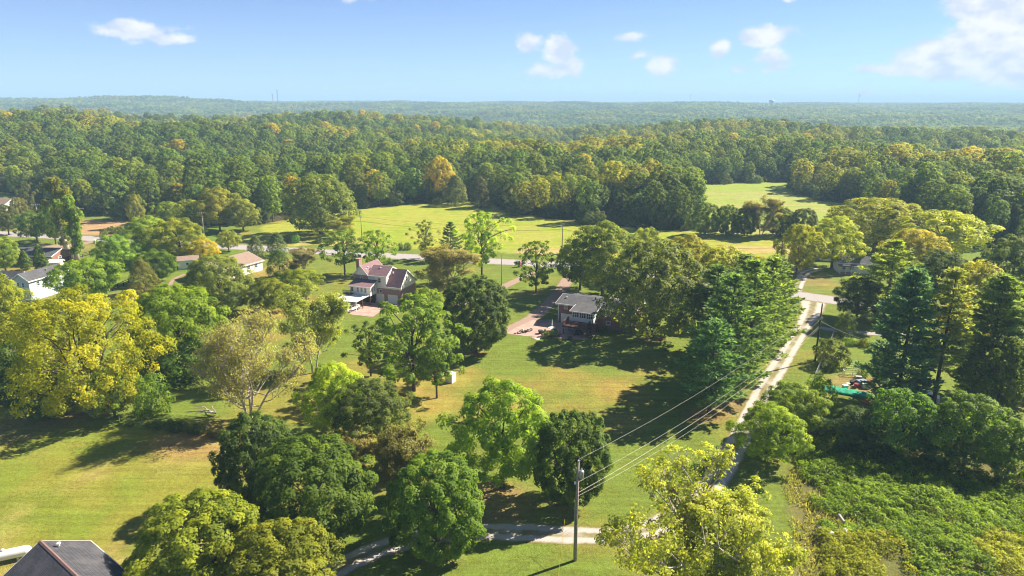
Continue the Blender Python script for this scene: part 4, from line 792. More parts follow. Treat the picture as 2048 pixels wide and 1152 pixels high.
def gable_roof(par, u0, u1, v0, v1, ze, zr, vr, m, t=.14, ov=.45, oe=.35, fascia=WHITE, axis='x', both=True):
    # ridge along local x (or y); a slab for each slope, fascia boards below their edges
    def P(a, b, z): return (a, b, z) if axis == 'x' else (b, a, z)
    s0 = (zr-ze)/(vr-v0); s1 = (zr-ze)/(v1-vr); a, b = u0-oe, u1+oe
    for lo, s, sg in ((v0, s0, -1), (v1, s1, 1)):
        e = lo+sg*ov; z = ze-s*ov
        pts = [P(a, e, z+t), P(b, e, z+t), P(b, vr, zr+t), P(a, vr, zr+t)]
        n = (Vector(pts[1])-Vector(pts[0])).cross(Vector(pts[2])-Vector(pts[1]))
        if n.z < 0: pts.reverse()
        r = MB().slab(pts, t).build('roof', m, par)
        f = MB(); 
        q = [P(a-.03, e-.03*(sg < 0)+.0, z-.10), P(b+.03, e, z-.10)]
        lo_, hi_ = (e-.05, e+.02) if sg < 0 else (e-.02, e+.05)
        if axis == 'x': f.box(a-.04, b+.04, lo_, hi_, z-.12, z+t+.015)
        else: f.box(lo_, hi_, a-.04, b+.04, z-.12, z+t+.015)
        for x in (a-.05, b+.0):
            pr = [P(x, e, z-.10), P(x+.05, e, z-.10), P(x+.05, vr, zr-.10), P(x, vr, zr-.10), P(x, e, z+t+.012), P(x+.05, e, z+t+.012), P(x+.05, vr, zr+t+.012), P(x, vr, zr+t+.012)]
            f.add(pr, [(0, 3, 2, 1), (4, 5, 6, 7), (0, 1, 5, 4), (1, 2, 6, 5), (2, 3, 7, 6), (3, 0, 4, 7)])
        f.build('fascia', fascia, r)
def gable_wall(par, u0, u1, v0, v1, ze, zr, vr, m, axis='x', z0=0, name='wall'):
    return MB().prism([(v0, z0), (v1, z0), (v1, ze), (vr, zr), (v0, ze)], axis, u0, u1).build(name, m, par)
def vent(par, x, y, z, m=None, h=.45): MB().lathe([(.12, 0), (.12, h*.6), (.2, h*.6), (.2, h*.8), (.05, h)], 8, (x, y, z)).build('roof_vent', m or METAL, par)
F_, SR = (0, -1, 0), (1, 0, 0); UX, UY = (1, 0, 0), (0, 1, 0)
def ranch():
    A_ = at(1116, 643.5); h = empty('ranch_house', A_, R_(-25), 'red brick ranch house with grey roof, sunroom and raised wooden deck', 'house')
    ze, zr, vr = 4.2, 5.05, 4.0
    gable_wall(h, 0, 16.2, 0, 8, ze, zr, vr, BRICK); gable_roof(h, 0, 16.2, 0, 8, ze, zr, vr, ROOFG, ov=.5, oe=.5)
    tr = MB().box(-.03, .12, -.05, .0, 0, ze).build('downspout', WHITE, h)
    window(h, (1.3, 0, 3.1), UX, F_, .8, .75); window(h, (10.1, 0, 3.05), UX, F_, .9, .75); window(h, (10.6, 0, .9), UX, F_, .9, .8); window(h, (13.2, 0, 3.0), UX, F_, 1.1, .8)
    gdoor(h, (.75, 0, 0), UX, F_, 2.3, 1.95); window(h, (0, 3, 2.9), UY, (-1, 0, 0), 1.2, 1.0)
    vent(h, 7.2, 3.0, 4.95, BLACK, .6); vent(h, 1.0, 2.2, 4.7); vent(h, 11.5, 2.6, 4.85)
    s = MB().box(4.4, 9.0, -3.7, -.004, 1.95, 2.75).build('sunroom', WHITE, h)
    for x in (4.4, 5.9, 7.4, 8.88): MB().box(x, x+.12, -3.7, -3.58, 2.75, 3.95).build('post', WHITE, s)
    for y in (-2.4, -1.2, -.13): MB().box(8.88, 9.0, y, y+.12, 2.75, 3.95).build('post', WHITE, s); 
    for y in (-2.4, -1.2, -.13): MB().box(4.4, 4.52, y, y+.12, 2.75, 3.95).build('post', WHITE, s)
    MB().box(4.4, 9.0, -3.7, -.003, 3.952, 4.06).build('lintel', WHITE, s)
    for x in (4.52, 6.02, 7.52): window(s, (x, -3.64, 2.75), UX, F_, 1.38 if x < 7 else 1.34, 1.2, .06, 3, sill=False)
    for y in (-3.58, -2.28, -1.08): window(s, (8.94, y, 2.75), UY, SR, 1.16 if y > -3 else 1.16, 1.2, .06, 2, sill=False)
    r = MB().slab([(4.05, -4.1, 4.12), (9.35, -4.1, 4.12), (9.35, .9, 4.62), (4.05, .9, 4.62)], .12).build('sunroom_roof', ROOFG, h)
    MB().box(4.0, 9.4, -4.16, -4.105, 3.94, 4.14).build('fascia', WHITE, r); MB().prism([(-4.1, 3.96), (-.3, 4.33), (-.3, 4.52), (-4.1, 4.14)], 'x', 9.355, 9.41).build('fascia', WHITE, r); MB().prism([(-4.1, 3.96), (-.3, 4.33), (-.3, 4.52), (-4.1, 4.14)], 'x', 3.99, 4.045).build('fascia', WHITE, r)
    d = MB().box(3.8, 8.9, -7.2, -3.72, 1.86, 1.9).build('deck', WOOD, h)
    k = 0; y = -7.2
    while y < -3.8: MB().box(3.8, 8.9, y, y+.23, 1.903, 1.945).build('plank', WOOD, d); y += .25
    MB().box(3.76, 8.94, -7.27, -7.205, 1.62, 1.95).build('beam', WOOD, d); MB().box(3.72, 3.795, -7.27, -3.72, 1.62, 1.95).build('beam', WOOD, d); MB().box(8.905, 8.98, -7.27, -3.72, 1.62, 1.95).build('beam', WOOD, d)
    for x, y in ((3.9, -7.1), (6.3, -7.1), (8.7, -7.1), (3.9, -4.2), (8.7, -4.2)): MB().box(x-.08, x+.08, y-.08, y+.08, 0, 1.86).build('post', WOOD, d)
    def rail(p, q):
        p = Vector(p); q = Vector(q); L = (q-p).length; du = (q-p)/L; n = Vector((-du.y, du.x, 0)); m = MB(); ob(m, p, du, n, 0, L, .88, .95, -.06, .06); m.build('handrail', WOOD, d)
        m = MB(); ob(m, p, du, n, 0, L, .08, .14, -.03, .03); ob(m, p, du, n, 0, L, .78, .84, -.03, .03); m.build('rail', WOOD, d); c = int(L/.16)
        for i in range(c): m = MB(); ob(m, p, du, n, i*L/c, i*L/c+.06, .14, .78, -.025, .025); m.build('baluster', WOOD, d)
        for i in range(int(L/1.6)+1): m = MB(); t = min(L-.1, i*1.6); ob(m, p, du, n, t, t+.1, .0, .93, -.058, .058); m.build('newel', WOOD, d)
    rail((3.85, -7.15, 1.95), (8.85, -7.15, 1.95)); rail((3.85, -7.1, 1.95), (3.85, -3.8, 1.95)); rail((8.85, -7.1, 1.95), (8.85, -4.9, 1.95))
    st = MB().prism([(-3.9, 1.9), (-3.9, 1.65), (-7.6, 0), (-7.1, 0)], 'x', 9.02, 9.08).prism([(-3.9, 1.9), (-3.9, 1.65), (-7.6, 0), (-7.1, 0)], 'x', 9.96, 10.02).build('stair', WOOD, h)
    for i in range(9): MB().box(9.09, 9.95, -4.2-i*.37, -3.93-i*.37, 1.70-i*.19, 1.74-i*.19).build('tread', WOOD, st)
    for x in (9.05, 9.99): MB().tube([(x, -3.9, 2.75), (x, -7.3, .95)], .045, 4).build('handrail', WOOD, st); MB().box(x-.05, x+.05, -7.35, -7.25, 0, 1.0).build('newel', WOOD, st); MB().box(x-.05, x+.05, -3.95, -3.85, 1.7, 2.8).build('newel', WOOD, st)
    MB().box(8.98, 10.05, -3.9, -3.0, 1.85, 1.93).build('landing', WOOD, st)
ranch()
sheet('patio', GP((1014, 666), (1036, 653), (1066, 640), (1118, 644.5), (1206, 658.5), (1172, 680), (1150, 679), (1100, 676), (1050, 672)), PATIO, .016, 'brown concrete patio behind the ranch house')
def colonial():
    O = at(753, 604); h = empty('gabled_house', O, R_(-20), 'cream sided two-storey house with plum roof, brick walls and chimney', 'house')
    MB().box(-5.6, -1.8, 0, 7, 0, 5.0).build('brick_wall', BRICK2, h); gable_wall(h, 0, 7, -5.6, -1.8, 6.3, 8.35, -3.7, CREAM, 'y', 5.0, 'gable_wall')
    bw = MB().box(-5.61, -1.9, -.03, 7.0, 4.9, 6.2).build('brick_band', BRICK2, h)
    gable_roof(h, 0, 7, -5.6, -1.8, 6.3, 8.35, -3.7, ROOFP, .13, .35, .35, axis='y')
    gable_wall(h, -1.8, 2.7, .15, 6.2, 6.4, 8.0, 2.9, CREAM, 'x', 3.2, 'upper_wall'); gable_roof(h, -1.8, 2.7, .15, 6.2, 6.4, 8.0, 2.9, ROOFP, .13, .35, .3)
    gable_wall(h, 2.7, 6.3, .1, 7.6, 4.2, 7.45, 3.3, CREAM, 'x', 3.0, 'garage_gable'); gable_roof(h, 2.95, 6.3, .1, 7.6, 4.2, 7.45, 3.3, ROOFP, .13, .35, .3)
    MB().box(-1.8, 6.31, 0, 7.61, 0, 3.4).build('brick_wall', BRICK2, h)
    c = MB().box(-6.25, -5.45, 2.0, 3.3, 0, 9.2).build('chimney', BRICK2, h); MB().box(-6.33, -5.37, 1.92, 3.38, 9.2, 9.4).build('chimney_cap', BRICK2, c)
    window(h, (-4.0, -.03, 5.15), UX, F_, .55, .8); window(h, (.6, .15, 4.7), UX, F_, .8, 1.15); window(h, (.9, 0, 2.35), UX, F_, .8, .85); window(h, (6.3, 2.9, 4.9), UY, SR, .8, 1.2)
    gdoor(h, (.05, 0, 0), UX, F_, 2.0, 2.05); gdoor(h, (3.2, 0, 0), UX, F_, 2.4, 2.05)
    vent(h, -2.9, 1.6, 7.5, WHITE); vent(h, -2.9, .8, 7.4, WHITE, .3); vent(h, .2, 2.2, 7.6, WHITE, .3); vent(h, 3.4, 2.3, 6.6, WHITE)
    s = MB().box(-5.0, .3, -3.0, -.034, 2.2, 4.3).build('sunroom', CREAM, h)
    for x in (-4.7, -3.2, -2.2, -1.2): window(s, (x, -3.0, 2.95), UX, F_, .62, 1.1, .07, sill=False)
    for y in (-2.4, -1.3): window(s, (.3, y, 2.95), UY, SR, .5, 1.1, .07, sill=False)
    r = MB().slab([(-5.35, -3.4, 4.36), (.65, -3.4, 4.36), (.65, -.04, 5.3), (-5.35, -.04, 5.3)], .13).build('sunroom_roof', ROOFP, h); MB().box(-5.4, .7, -3.46, -3.405, 4.17, 4.38).build('fascia', WHITE, r)
    MB().prism([(-3.4, 4.19), (-.04, 5.13), (-.04, 5.34), (-3.4, 4.385)], 'x', .655, .71).build('fascia', WHITE, r)
    for x in (-4.9, -2.4, .1): MB().box(x, x+.2, -2.9, -2.7, 0, 2.2).build('post', WOOD, s)
    MB().box(-5.0, .1, -.9, -.7, 0, 2.2).build('dark_backing', DARK, h)  # near-black panel filling the space under the raised sunroom
    cp = MB().slab([(-5.6, -9.0, 2.32), (.0, -8.4, 2.32), (.1, -3.04, 2.45), (-5.5, -3.04, 2.45)], .14).build('carport_roof', WHITE, h)
    for x, y in ((-5.4, -8.7), (-.25, -8.15), (-.15, -5.6), (-5.4, -5.8)): MB().box(x-.07, x+.07, y-.07, y+.07, 0, 2.2).build('post', WHITE if y < -8 else WOOD, cp)
    dk = MB().box(-6.2, -4.0, -4.2, -3.02, 2.5, 2.6).build('balcony', WOOD, h)
    for x in np.arange(-6.2, -4.0, .18): MB().box(float(x), float(x)+.07, -4.2, -4.15, 2.6, 3.4).build('baluster', WOOD, dk)
    MB().box(-6.2, -4.0, -4.22, -4.13, 3.402, 3.47).build('handrail', WOOD, dk)
    return h
colonial()
PAD = GP((690, 622), (703, 629), (746, 634), (775, 612), (762, 604), (700, 596)); sheet('patio', PAD, PATIO, .014, 'brown concrete yard behind the gabled house')
def simple_house(name, label, O, rz, L, D, ze, zr, wall, roof, wins=(), z0=0, parts=None):
    h = empty(name, O, rz, label, 'house'); gable_wall(h, 0, L, 0, D, ze, zr, D/2, wall); gable_roof(h, 0, L, 0, D, ze, zr, D/2, roof, ov=.4, oe=.35)
    for side, a, z, w, hh in wins:
        if side == 'f': window(h, (a, 0, z), UX, F_, w, hh)
        elif side == 'r': window(h, (L, a, z), UY, SR, w, hh)
        elif side == 'l': window(h, (0, a, z), UY, (-1, 0, 0), w, hh)
    if parts: parts(h)
    return h
def dirz(p, q): return math.atan2(q.y-p.y, q.x-p.x)
# grey-blue gabled house on the left: ridge runs right and away
p, q = at(64, 603), at(112, 588); rz = dirz(p, q)
def grey_parts(h):
    vent(h, 6.2, 1.2, 5.9); MB().box(-.05, 0, 2.0, 2.12, 0, 4.4).build('downspout', WHITE, h)
    w = MB().prism([(1.2, 0), (5.2, 0), (5.2, 4.6), (3.2, 6.0), (1.2, 4.6)], 'y', 4.6, 10.5).build('rear_wing', SIDE, h); gable_roof(w, 4.6, 10.5, 1.2, 5.2, 4.6, 6.0, 3.2, ROOFG, axis='y')
simple_house('grey_house', 'pale blue sided house with grey gabled roof behind the yellow tree', p, rz, 10.5, 4.4, 5.0, 6.4, SIDE, ROOFG, [('l', 1.2, 3.2, .8, 1.2), ('l', 2.6, 3.2, .8, 1.2), ('l', 1.8, .9, .9, 1.2), ('f', 2, 3.2, .8, 1.1), ('f', 6, 3.2, .8, 1.1)], parts=grey_parts)
# long white house
p, q = at(440, 565), at(526, 540); rz = dirz(p, q); L_ = (q-p).length
simple_house('white_house', 'long low white house with brown roof beside the round cedars', p, rz, L_, 10.5, 2.8, 4.6, CREAM, ROOFB, [('f', L_*.62, 1.2, 1.2, 1.0), ('f', L_*.8, 1.2, 1.2, 1.0), ('f', L_*.4, 1.2, 1.2, 1.0)])
p = at(357, 540); simple_house('white_shed', 'small white outbuilding between the dark tree and the golden tree', p, R_(25), 5.0, 4.0, 2.6, 3.3, WHITE, ROOFB, [('f', 2, 1.0, .8, .9)])
# red brick house at far left
p = at(20, 528); simple_house('brick_house', 'low red brick house with white garage door left of the drive', p, R_(-6), 13.2, 8, 2.7, 4.0, BRICK, ROOFG, [('f', 9.4, .9, 1.4, 1.1), ('f', 6, 1.0, 1.2, 1.0), ('r', 2.4, 1.1, 1.2, 1.0)], parts=lambda h: gdoor(h, (11.0, 0, 0), UX, F_, 1.9, 2.0))
p = at(101, 537); simple_house('cream_shed', 'small cream garden shed beside the pointed evergreens', p, R_(15), 2.6, 2.2, 1.7, 2.2, CREAM, CREAM, [('f', .9, .6, .6, .6)])
# small porch house right
def porch(h):
    d = MB().slab([(-.4, -2.2, 2.3), (5.0, -2.2, 2.3), (5.0, -.41, 2.62), (-.4, -.41, 2.62)], .1).build('porch_roof', ROOFG, h)
    for x in (0, 1.5, 3.0, 4.6): MB().box(x-.07, x+.07, -2.1, -1.96, 0, 2.22).build('post', WHITE, d)
    MB().box(-.3, 4.9, -2.15, -.01, 0, .25).build('porch_floor', PATIO, d)
p = at(1675, 545); simple_house('porch_house', 'small white house with grey roof and porch behind the junction', p, R_(-12), 8, 5.5, 2.9, 4.3, WHITE, ROOFG, [('f', 1, .9, 1.0, 1.2), ('f', 3, .9, 1.0, 1.2)], parts=porch)
p = at(1641, 521); simple_house('white_garage', 'plain white building behind the golden green tree', p, R_(-8), 6.5, 6, 2.8, 4.0, WHITE, WHITE, [('f', 1.2, .8, 1.2, 1.2)])
p = at(-22, 420); simple_house('far_house', 'far brown roofed house cut by the left picture edge', p, R_(-14), 9, 7, 2.8, 4.6, WHITE, ROOFB, [('r', 2, 1, 1.2, 1.1), ('f', 2, 1, 1.4, 1.1)])
# near house, lower left: ridge runs towards the lower right
def near_house():
    zr, ze = 6.6, 4.6; a, b = at(80, 1084, zr), at(150, 1151, zr); rz = dirz(a, b)
    ax = Vector((math.cos(rz), math.sin(rz), 0)); nv = Vector((-ax.y, ax.x, 0)); e = at(180, 1080, ze); w = abs((e-a).dot(nv)); L = 16
    h = empty('near_house', (a.x, a.y, 0), rz, 'dark shingled house roof cut off by the lower left picture corner', 'house')
    gable_wall(h, .5, L, -w+.4, w-.4, ze, zr-.1, 0, SIDE); gable_roof(h, .5, L, -w+.4, w-.4, ze+.05, zr, 0, ROOFD, .16, .4, .4, GUT)
    MB().prism([(-.16, zr+.10), (0, zr+.2), (.16, zr+.10), (0, zr+.16)], 'x', .05, L+.4).build('ridge_cap', CAPM, h)
    vent(h, 1.6, .9, zr-.2, WHITE, .35); window(h, (.5, 1.0, 2.6), UY, (-1, 0, 0), 1.0, 1.3); window(h, (.5, -2.0, 2.6), UY, (-1, 0, 0), 1.0, 1.3)
near_house()
def tank():
    p = at(8, 1128); q = at(34, 1112, .0); d = Vector((math.cos(.45), math.sin(.45), 0)); t = empty('propane_tank', at(10, 1124), .42, 'white capsule-shaped gas tank beside the dark roof', 'tank')
    n = 10; prof = [(-2.4+.5*(1-math.cos(i/n*math.pi/2)), .52*math.sin(i/n*math.pi/2)) for i in range(n+1)]; pts = [(x, 0, .8) for x, r in prof]+[(-x, 0, .8) for x, r in reversed(prof)]; rad = [max(.02, r) for x, r in prof]+[max(.02, r) for x, r in reversed(prof)]
    MB().tube(pts, rad, 18).build('shell', WHITE, t, True); MB().lathe([(.16, 0), (.16, .18), (.06, .24)], 10, (0, 0, 1.3)).build('dome', WHITE, t)
    for x in (-1.2, 1.2): MB().box(x-.1, x+.1, -.4, .4, 0, .45).build('leg', METAL, t)
tank()
def box_shed():
    t = empty('utility_shed', at(901, 763), R_(-28), 'small white box shed on the lawn behind the slim tree', 'shed'); t.scale = (.78, .78, .78)
    MB().box(-.9, .9, -.8, .8, 0, 1.9).build('wall', WHITE, t); MB().slab([(-1, -.9, 2.08), (1, -.9, 2.08), (1, .9, 1.98), (-1, .9, 1.98)], .1).build('roof', SIDE, t); d = MB().box(-.35, .35, -.84, -.803, .05, 1.6).build('door', WHITE, t); MB().box(.2, .26, -.87, -.842, .8, .95).build('handle', METAL, d)
    u = empty('white_tub', at(884, 752), 0, 'low white tub next to the small box shed', 'tub'); MB().lathe([(.55, 0), (.65, .5), (.58, .5), (.5, .1)], 14).build('shell', WHITE, u); MB().lathe([(.5, .11), (.5, .16)], 12).build('lid', SIDE, u)
box_shed()
p = at(20, 728); simple_house('rusty_shed', 'old shed with rusty tin roof in the dark thicket', p, R_(22), 6, 4.2, 2.4, 3.2, GREYW, RUST, [('f', 2, .9, .8, .8)])
# ------------------------------------------------------------------ poles and wires
def pole(bx, by, top, m, label, r=.15, arm=None, trans=False, lamp=False, group='utility poles'):
    p = at(bx, by); h = height_to(p, top); t = empty('utility_pole', p, 0, label, 'pole', group); MB().tube([(0, 0, -.2), (0, 0, h*.5), (.02, 0, h)], [r*1.15, r, r*.75], 10).build('pole', m, t, True)
    if arm:
        a = empty_part = MB(); w, ang = arm; c, s = math.cos(ang), math.sin(ang); z = h-.35; a.tube([(-w*c, -w*s, z), (w*c, w*s, z)], .075, 4); ao = a.build('crossarm', m, t)
        for k in (-.95, -.5, .5, .95): MB().lathe([(.035, 0), (.06, .06), (.05, .2), (.02, .24)], 6, (w*k*c, w*k*s, z+.07)).build('insulator', WHITE, ao)
        MB().tube([(-w*.5*c, -w*.5*s, z), (0, 0, z-.7)], .025, 4).build('brace', METAL, ao); MB().tube([(w*.5*c, w*.5*s, z), (0, 0, z-.7)], .025, 4).build('brace', METAL, ao)
    if trans:
        tr = MB().lathe([(.02, 0), (.24, .03), (.25, .75), (.2, .84), (.05, .88)], 14, (.36, -.1, h-1.9)).build('transformer', METAL, t, True); MB().lathe([(.04, 0), (.07, .1), (.03, .25)], 8, (.36, -.1, h-1.02)).build('bushing', WHITE, tr); MB().box(.1, .2, -.15, -.03, h-1.7, h-1.3).build('bracket', METAL, tr)
        MB().lathe([(.03, 0), (.1, .05), (.1, .3), (.03, .35)], 10, (-.25, -.12, h-2.55)).build('cutout', WHITE, t); MB().tube([(.06, -.13, h-.1), (.3, -.1, h+.15)], .03, 5).build('pin', METAL, t); MB().box(-.22, -.14, -.2, -.12, .2, h*.62).build('conduit', METAL, t)
    return p, h
def wire(p, q, sag, label, r=.010, name='power_line', group='overhead wires', m=None):
    p = Vector(p); q = Vector(q); n = 24; o = MB().tube([p.lerp(q, i/n)-Vector((0, 0, sag*4*(i/n)*(1-i/n))) for i in range(n+1)], r, 4).build(name, m or WIRE, None); tag(o, label, 'wire', group)
WIRE = mat('aluminium_wire', (.34, .33, .31), .6, .1, metal=.2); WIRED = mat('dark_wire', (.03, .03, .03), .7, .1)
p1, h1 = pole(1150, 1121, 921, GREYW, 'near grey utility pole with transformer in front of the dark clumpy maple', .16, None, True)
p2, h2 = pole(1630, 722, 607, DARKW, 'dark slim utility pole beside the lane and round olive shrub', .15); MB().box(-.3, .3, -.2, -.1, h2-3.0, h2-2.6).build('meter_box', METAL, [o for o in bpy.data.objects if o.name.startswith('utility_pole')][-1])
Z = lambda z: Vector((0, 0, z))
wire(p1+Z(h1+.1), p2+Z(h2-.1), 1.6, 'topmost bare wire from the near pole to the dark slim pole'); wire(p1+Z(h1-2.4), p2+Z(h2-3.0), 1.8, 'middle wire from the near pole to the dark slim pole', .012)
wire(p1+Z(h1-3.6), p2+Z(h2-4.2), 1.6, 'thick lower service cable from the near pole along the lane', .018); wire(p1+Vector((.1, 0, h1-3.9)), p2+Vector((.1, 0, h2-4.4)), 2.2, 'lowest slack wire just under the thick service cable', .012)
p3, h3 = pole(1557, 560, 485, DARKW, 'junction pole with crossarm left of the yellow-green tree', .16, (1.3, 1.0), False); wire(p3+Z(h3-1.5), at(1760, 580, 6), 1.0, 'dark wire from the junction pole toward the porch house', .03, m=WIRED); wire(p3+Z(h3-.4), p2+Z(h2-.1), 1.5, 'wire from the junction pole down to the dark slim pole'); wire(p3+Z(h3-.8), p3+Vector((5, -9, 0)), 0, 'slanting guy wire of the junction pole', .02, 'guy_wire')
wire(p2+Z(h2-3.2), at(1790, 690, 4), .8, 'service wire from the dark slim pole into the pines', .02)
pole(1124, 508, 447, GREYW, 'meadow pole above the round lawn tree', .15, (.6, .2)); pole(724, 478, 432, GREYW, 'meadow pole behind the bright green tree', .15, (.6, .2)); pole(81, 465, 408, GREYW, 'white-topped pole among the left roadside trees', .16, (1.2, .3)); pole(409, 478, 424, GREYW, 'pole with crossarm inside the roadside thicket', .16, (1.4, .3))
p4, h4 = pole(1003, 604, 509, GREYW, 'bare thin pole on the lawn beside the drive', .11)
rp = [(at(81, 465), 409), (at(409, 478), 425), (at(724, 478), 433), (at(1124, 508), 448), (p3, 486)]; rl = ['left roadside trees', 'roadside thicket', 'meadow edge by the solitary oak', 'meadow in front of the middle wood']
for i in range(4):
    a, b = rp[i], rp[i+1]; wire(a[0]+Z(height_to(a[0], a[1])), b[0]+Z(height_to(b[0], b[1])), 1.5, 'roadside power line along the '+rl[i], .02, m=WIRED); wire(a[0]+Z(height_to(a[0], a[1])-1.6), b[0]+Z(height_to(b[0], b[1])-1.6), 1.6, 'lower roadside cable along the '+rl[i], .035, m=WIRED)
o = MB().tube([at(1117, 1152), at(1121, 1128, 0)+Z(1.5), at(1128, 1092, 0)+Z(3.2)], .016, 5).build('guy_marker', YELLOW); tag(o, 'thin yellow guy wire sleeve left of the near pole', 'guy wire')
# ------------------------------------------------------------------ fences
def fence(name, pts, label, h=1.25, rails=3, sp=2.4, m=BLACK):
    P = [at(*q) for q in pts]; f = empty(name, P[0], 0, label, 'fence')
    for a, b in zip(P, P[1:]):
        d = (b-a); n = max(1, round(d.length/sp)); u = d.normalized(); o = a-P[0]; nv = Vector((-u.y, u.x, 0))
        for i in range(n+1): q = o+d*(i/n); MB().box(q.x-.07, q.x+.07, q.y-.07, q.y+.07, -.1, h+.1).build('post', m, f)
        for i in range(n):
            for r in range(rails): z = h*(r+.75)/rails-.08; s = MB(); ob(s, o+d*(i/n), u, nv, .0, d.length/n, z, z+.15, .072, .11); s.build('rail', m, f)
fence('rail_fence', ((112, 529), (150, 518), (194, 507)), 'black rail fence beside the red brick house drive'); fence('rail_fence', ((214, 587), (268, 563), (300, 549)), 'black rail fence behind the flat-topped spreading tree'); fence('rail_fence', ((300, 545), (352, 529)), 'short dark fence by the small white outbuilding')
def wire_fence(pts, label, n, h, m, mesh=False, name='wire_fence'):
    P = [at(*q) for q in pts]; f = empty(name, P[0], 0, label, 'fence'); rr = random.Random(5)
    for a, b in zip(P, P[1:]):
        d = b-a; o = a-P[0]; k = max(2, int(d.length/n))
        for i in range(k+1): q = o+d*(i/k); MB().tube([(q.x, q.y, -.1), (q.x+rr.uniform(-.1, .1)*(not mesh), q.y, h*rr.uniform(.9, 1.15) if not mesh else h)], .045, 5).build('post', m, f)
        if mesh:
            MB().tube([o+Z(h), o+d+Z(h)], .035, 5).build('top_rail', m, f); w = MB(); L = d.length; c = int(L/.22)
            for i in range(c): t = i/c; w.tube([o+d*t+Z(.05), o+d*min(1, t+h/L)+Z(h if t+h/L <= 1 else (1-t)*L)], .006, 3, False); w.tube([o+d*t+Z(h), o+d*min(1, t+h/L)+Z(.05 if t+h/L <= 1 else h-(1-t)*L)], .006, 3, False)
            w.build('chain_mesh', m, f)
        else:
            for z in (.45, .8, 1.1): MB().tube([o+Z(z), o+d+Z(z)], .012, 3).build('strand', m, f)
wire_fence(((240, 848), (330, 857), (400, 868), (470, 882)), 'old wire fence with leaning posts along the left field', 2.6, 1.2, GREYW)
wire_fence(((1629, 762), (1646, 721), (1672, 725)), 'chain link fence corner beside the garden', 2.2, 1.4, METAL, True, 'chain_fence'); wire_fence(((1660, 690), (1666, 674), (1700, 677)), 'low chain link fence by the trimmed dark shrub', 2.2, 1.2, METAL, True, 'chain_fence')
# ------------------------------------------------------------------ garden and yard things
def tarp():
    a, b, c, d = at(1645, 783), at(1742, 800), at(1750, 790), at(1655, 771); bm = MB(); n, k = 22, 8; V = []; rr = random.Random(3)
    for j in range(k+1):
        for i in range(n+1):
            p = a.lerp(b, i/n).lerp(d.lerp(c, i/n), j/k); e = math.sin(math.pi*j/k)**.5; V.append((p.x, p.y, .10+.40*e*(.8+.2*math.sin(i*2.3+j))+rr.uniform(-.07, .07)*e))
    bm.add(V, [(j*(n+1)+i, j*(n+1)+i+1, (j+1)*(n+1)+i+1, (j+1)*(n+1)+i) for j in range(k) for i in range(n)]); t = empty('tarp', (0, 0, 0), 0, 'long bright green tarp draped over a low pile', 'tarp'); o = bm.build('sheet', TARP, t, True); s = o.modifiers.new('thick', 'SOLIDIFY'); s.thickness = .03
    for i in range(0): q = a.lerp(b, .15+.22*i).lerp(d.lerp(c, .15+.22*i), .45); vs, fs = ico(.22, (q.x, q.y, .95), i, .3, .5); MB().add(vs, fs).build('weight_stone', WHITE, t)
tarp()
def frame_bed(px, py, label):
    t = empty('garden_trellis', at(px, py), R_(-12), label, 'trellis', 'white garden frames'); w, d, h = 2.6, 1.0, .9
    for x in (0, w/2, w):
        for y in (0, d): MB().box(x-.04, x+.04, y-.04, y+.04, 0, h).build('post', WHITE, t)
    for y in (0, d):
        for z in (h-.05, h*.5): MB().box(-.04, w+.04, y-.035, y+.035, z, z+.07).build('bar', WHITE, t)
    for x in (0, w): MB().box(x-.035, x+.035, .04, d-.04, h-.04, h+.02).build('bar', WHITE, t)
frame_bed(1688, 752, 'white pipe frame in the garden, the nearer of two'); frame_bed(1690, 740, 'white pipe frame in the garden, the farther of two')
def pot(px, py, r, h, m, name, label, group=None):
    t = empty(name, at(px, py), 0, label, name.replace('_', ' '), group); MB().lathe([(r*.75, 0), (r, h), (r*.9, h), (r*.7, h*.3)], 12).build('shell', m, t); MB().lathe([(r*1.06, h*.9), (r*1.06, h), (r*.95, h)], 12).build('rim', m, t)
def crate(px, py, w, d, h, m, name, label, rz=0, group=None):
    t = empty(name, at(px, py), rz, label, name.replace('_', ' '), group)
    MB().box(-w/2, w/2, -d/2, d/2, 0, h).build('body', m, t, bevel=.03); MB().box(-w/2-.04, w/2+.04, -d/2-.04, d/2+.04, h+.003, h+.08).build('lid', m, t, bevel=.02); MB().box(-w*.2, w*.2, -d/2-.05, -d/2-.003, h*.5, h*.62).build('handle', BLACK, t)
pot(1696, 772, .3, .5, WHITE, 'bucket', 'white bucket in the cluttered garden heap'); pot(1703, 769, .35, .6, BLACK, 'plant_pot', 'black plant pot in the cluttered garden heap'); pot(1712, 775, .4, .7, REDP, 'barrel', 'red barrel in the cluttered garden heap')
crate(1722, 771, 1.5, .8, .9, BLUEP, 'storage_box', 'blue-grey storage box in the cluttered garden heap', .3); crate(1732, 776, 1.2, .8, .7, WHITE, 'cooler', 'white cooler box at the right of the garden heap', -.2); crate(1708, 766, 1.4, .6, .5, BLACK, 'crate', 'dark low crate in the cluttered garden heap', .5); crate(1690, 776, .8, .6, .5, WHITE, 'crate', 'white low crate at the left of the garden heap', .2); crate(1736, 768, 1.0, .7, .6, REDP, 'crate', 'red crate behind the white cooler box', .1); crate(1716, 762, .9, .6, .8, METAL, 'cabinet', 'grey metal cabinet behind the garden heap', -.3)
crate(1738, 805, 2.0, 1.4, .12, ORANGE, 'clay_slab', 'flat orange clay patch below the green tarp', .2)
def bench(px, py, label):
    t = empty('garden_bench', at(px, py), .3, label, 'bench'); MB().box(-.7, .7, -.22, .22, .42, .48).build('seat', WHITE, t); MB().box(-.7, .7, .2, .25, .5, .9).build('backrest', WHITE, t)
    for x in (-.6, .6): MB().box(x-.04, x+.04, -.2, .2, 0, .42).build('leg', WHITE, t)
